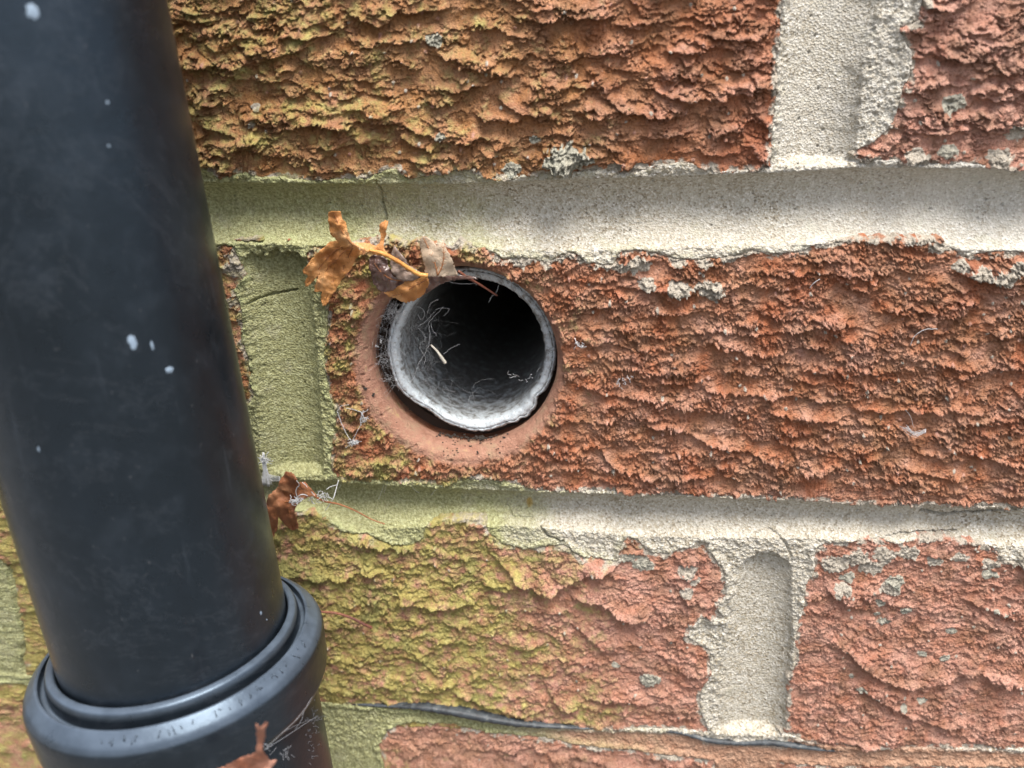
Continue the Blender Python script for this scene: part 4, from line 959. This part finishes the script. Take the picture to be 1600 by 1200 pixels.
zr = lambda x, y, d: (400+x/4, 640+y/4, d)
for pts, r in (([zr(510, 15, 2.6), zr(525, 60, 2.4), zr(550, 120, 2.2), zr(580, 175, 2.0), zr(600, 205, 1.6)], .075), ([zr(600, 200, 1.8), zr(625, 150, 2), zr(655, 90, 2.4), zr(670, 40, 2.8), zr(650, 10, 3)], .06), ([zr(680, 70, 2.6), zr(660, 20, 2.8), zr(610, 0, 3), zr(560, -10, 3)], .045),
               ([zr(505, 20, 2.4), zr(530, -20, 2.6), zr(580, -30, 2.8)], .04), ([zr(560, 240, 1.8), zr(590, 215, 1.8), zr(640, 190, 2)], .05), ([zr(655, 100, 2.4), zr(655, 60, 2.6), zr(665, 20, 2.6)], .09)):
    b.tube(ppath(pts, 24, .04), r, 5)
for k in range(60): wander(b, at(*zr(random.gauss(615, 14), random.gauss(208, 6), 2.2)), 6, .2, .06, (0, 0, 0), .9)
for k in range(14): wander(b, at(*zr(random.gauss(665, 6), random.gauss(60, 26), 2.6)), 6, .3, .06, (0, 0, 0), .9)
fin(b, 'white web strands ending in a small tuft on the brick left below the hole')
b = MB()
for k in range(40):
    a = (400+random.gauss(14, 3), 640+random.uniform(270, 300)/1, 0)
for k in range(36):
    t = random.random(); s = random.gauss(0, 1)
    b.tube(ppath([zr(46+s*3, 265+t*20, 6), zr(50+s*6, 330, 6), zr(62+s*10, 400, 6), zr(60+s*26, 470+t*15, 6)], 12, .03), .06, 4)
for k in range(26): wander(b, at(*zr(random.gauss(55, 10), random.gauss(330, 8), 6)), 8, .3, .07, (0, 0, 0), .8)
for k in range(10): b.tube(ppath([zr(65, 395+k*3, 6), zr(100, 410+k*4, 6), zr(150, 420+k*3, 8)], 10, .03), .05, 4)
fin(b, 'white sheet web between black pipe and left joint')
b = MB()
for pts, r in (([zr(255, 445, 11), zr(270, 470, 10), zr(250, 500, 9.5), zr(255, 545, 9)], .09), ([zr(205, 580, 9), zr(235, 565, 9), zr(260, 575, 9), zr(300, 560, 8)], .09), ([zr(290, 455, 9), zr(330, 495, 8), zr(370, 540, 7), zr(415, 570, 6)], .09),
               ([zr(255, 545, 9), zr(290, 530, 9), zr(330, 540, 8)], .1), ([zr(515, 440, 1), zr(500, 500, 2), zr(480, 560, 3.5), zr(430, 635, 1)], .09), ([zr(440, 500, 3), zr(470, 480, 2), zr(512, 470, 1)], .07), ([zr(340, 545, 7), zr(350, 580, 5), zr(370, 590, 4)], .08), ([zr(445, 520, 3), zr(455, 545, 3.5), zr(480, 560, 3.5)], .06),
               ([zr(540, 430, .5), zr(530, 470, -2), zr(515, 500, -2)], .04), ([zr(800, 450, 0), zr(790, 500, -2), zr(765, 560, -2)], .04), ([zr(960, 460, 0), zr(990, 500, -2), zr(1020, 520, -2)], .04), ([zr(1160, 480, .5), zr(1120, 505, -2), zr(1095, 535, -2)], .04), ([zr(820, 455, .5), zr(800, 520, -2)], .035)):
    b.tube(ppath(pts, 20, .03), r, 5)
for k in range(30): wander(b, at(*zr(random.gauss(245, 16), random.gauss(570, 6), 9)), 6, .3, .08, (0, 0, 0), .8)
for k in range(22): wander(b, at(*zr(random.uniform(330, 430), random.uniform(510, 580), 6)), 8, .3, .06, (.2, 0, -.1), .6)
fin(b, 'white threads wrapped round the crumpled brown leaf and its stalk')
b = MB()
for px, py in ((985, 590), (975, 597), (968, 598), (902, 537), (909, 540)): 
    for k in range(7): wander(b, at(px+random.gauss(0, 2), py+random.gauss(0, 3), 2.8), 5, .22, .05, (0, 0, 0), .9)
b.tube(ppath([(898, 528, 2.8), (903, 540, 2.6), (912, 541, 2.4)], 12), .1, 4)
fin(b, 'small white tufts on the red brick just right of the hole')
b = MB(); b.tube(ppath([(1422, 540, 2.5), (1430, 524, 3), (1446, 515, 3.2), (1465, 514, 3)], 20, .03), .06, 4)
fin(b, 'single curled white thread near the right edge of the holed brick')
b = MB(); b.tube(ppath([(1265, 450, 2.5), (1272, 442, 3), (1281, 436, 3)], 12, .02), .07, 4)
fin(b, 'tiny straight white thread high on the holed brick, below the bed joint')
b = MB()
for k in range(14): b.tube(ppath([(1415+random.gauss(0, 5), 668+random.gauss(0, 2.5), 2.5), (1430, 677+random.gauss(0, 2.5), 2.2), (1447, 674+random.gauss(0, 2.5), 2.5)], 10, .05), .03, 4)
b.tube(ppath([(1428, 668, 2.5), (1422, 650, 2.6), (1415, 640, 3)], 10, .04), .03, 4)
fin(b, 'small saucer of faint web low on the right half of the holed brick')
b = MB()
b = MB()
M_WEB = M_DUST
zc = lambda x, y, d: (320+x/8, 1080+y/8, d)
def onp(x, y, rr=RP+6.95): return hit_pipe(320+x/8, 1080+y/8, rr)[0]
for P_, r in (([(1350, 65), (1240, 230), (1100, 400), (900, 580), (740, 740)], .05), ([(1420, 300), (1250, 410), (1050, 540), (880, 650), (740, 740)], .05), ([(1330, 110), (1210, 290), (1060, 440), (920, 560)], .03), ([(1430, 320), (1200, 400), (1000, 500)], .03), ([(900, 700), (810, 800)], .04), ([(1240, 250), (1200, 380), (1130, 470)], .04)):
    b.tube(smooth_path([onp(x, y) for x, y in P_], 26, .03), r, 4)
for k in range(40):
    x, y = random.gauss(1340, 60), random.gauss(560, 190); wander(b, onp(x, y, RP+3.5), 5, .3, .04, (0, 0, 0), 1.0)
for k in range(12): wander(b, onp(random.gauss(1010, 20), random.gauss(770, 30)), 7, .25, .05, (0, 0, 0), .9)
for k in range(8): wander(b, onp(random.gauss(770, 20), random.gauss(700, 20)), 5, .25, .06, (0, 0, 0), .7)
fin(b, 'dusty web threads stretched across the lower right side of the black coupling')
# dirt crumbs on the drilled rim
def crumbs():
    m, t, bb = mat('dark dirt'); bb.inputs['Base Color'].default_value = (.03, .025, .02, 1); bb.inputs['Roughness'].default_value = .95
    bm = bmesh.new(); rng = random.Random(11)
    spots = [(700+rng.gauss(0, 10), 680+rng.gauss(0, 2.5), .45) for _ in range(16)]+[(742+rng.gauss(0, 14), 684+rng.gauss(0, 2), .5) for _ in range(26)]+[(rng.uniform(690, 790), rng.uniform(684, 712), .28) for _ in range(30)]+[(571, 607, .7), (584, 615, .55), (583, 618, .5), (735, 697, .5), (746, 706, .4), (693, 705, .3), (775, 680, .4), (793, 678, .35), (786, 683, .3), (640, 640, .25), (620, 660, .2)]
    for px, py, s in spots:
        p = at(px, py, 0); r = math.hypot(p[0]-HOLE[0], p[2]-HOLE[1]); k = max(0, min(1, (24.4-r)/2.4))
        dd = -3.4*k**1.8-.1
        p = at(px, py, dd+.1)
        r = math.hypot(p[0]-HOLE[0], p[2]-HOLE[1]); k = max(0, min(1, (24.4-r)/2.4)); dd = -3.4*k**1.8
        if r < 22.0: dd = -3.4-(22.0-r)*1.7
        p = at(px, py, dd)
        g = bmesh.ops.create_icosphere(bm, subdivisions=1, radius=s*MM*.8)
        for v in g['verts']:
            v.co = Vector((v.co.x*rng.uniform(.6, 1.5), v.co.y*.6, v.co.z*rng.uniform(.4, 1)))+Vector(p)*MM
    me = bpy.data.meshes.new('dirt'); bm.to_mesh(me); bm.free()
    o = link('dirt_crumbs', me, m, None, False); tag(o, 'dark dirt crumbs strewn on the smooth lower rim of the hole', 'dirt', kind='stuff')
crumbs()
# ------------------------------------------------------------------ ground below (out of frame, it throws light back up)
def ground():
    m, t, b = mat('paving'); P = coords(t)
    L(t, ramp(t, noise(t, 6, 8, .6, P), [(.3, (.09, .085, .075)), (.7, (.17, .16, .145))]), b.inputs['Base Color']); b.inputs['Roughness'].default_value = .9
    me = bpy.data.meshes.new('ground'); me.from_pydata([(-30, -60, -.45), (30, -60, -.45), (30, .2, -.45), (-30, .2, -.45)], [], [(0, 1, 2, 3)])
    o = link('ground', me, m, None, False); o['kind'] = 'structure'
ground()
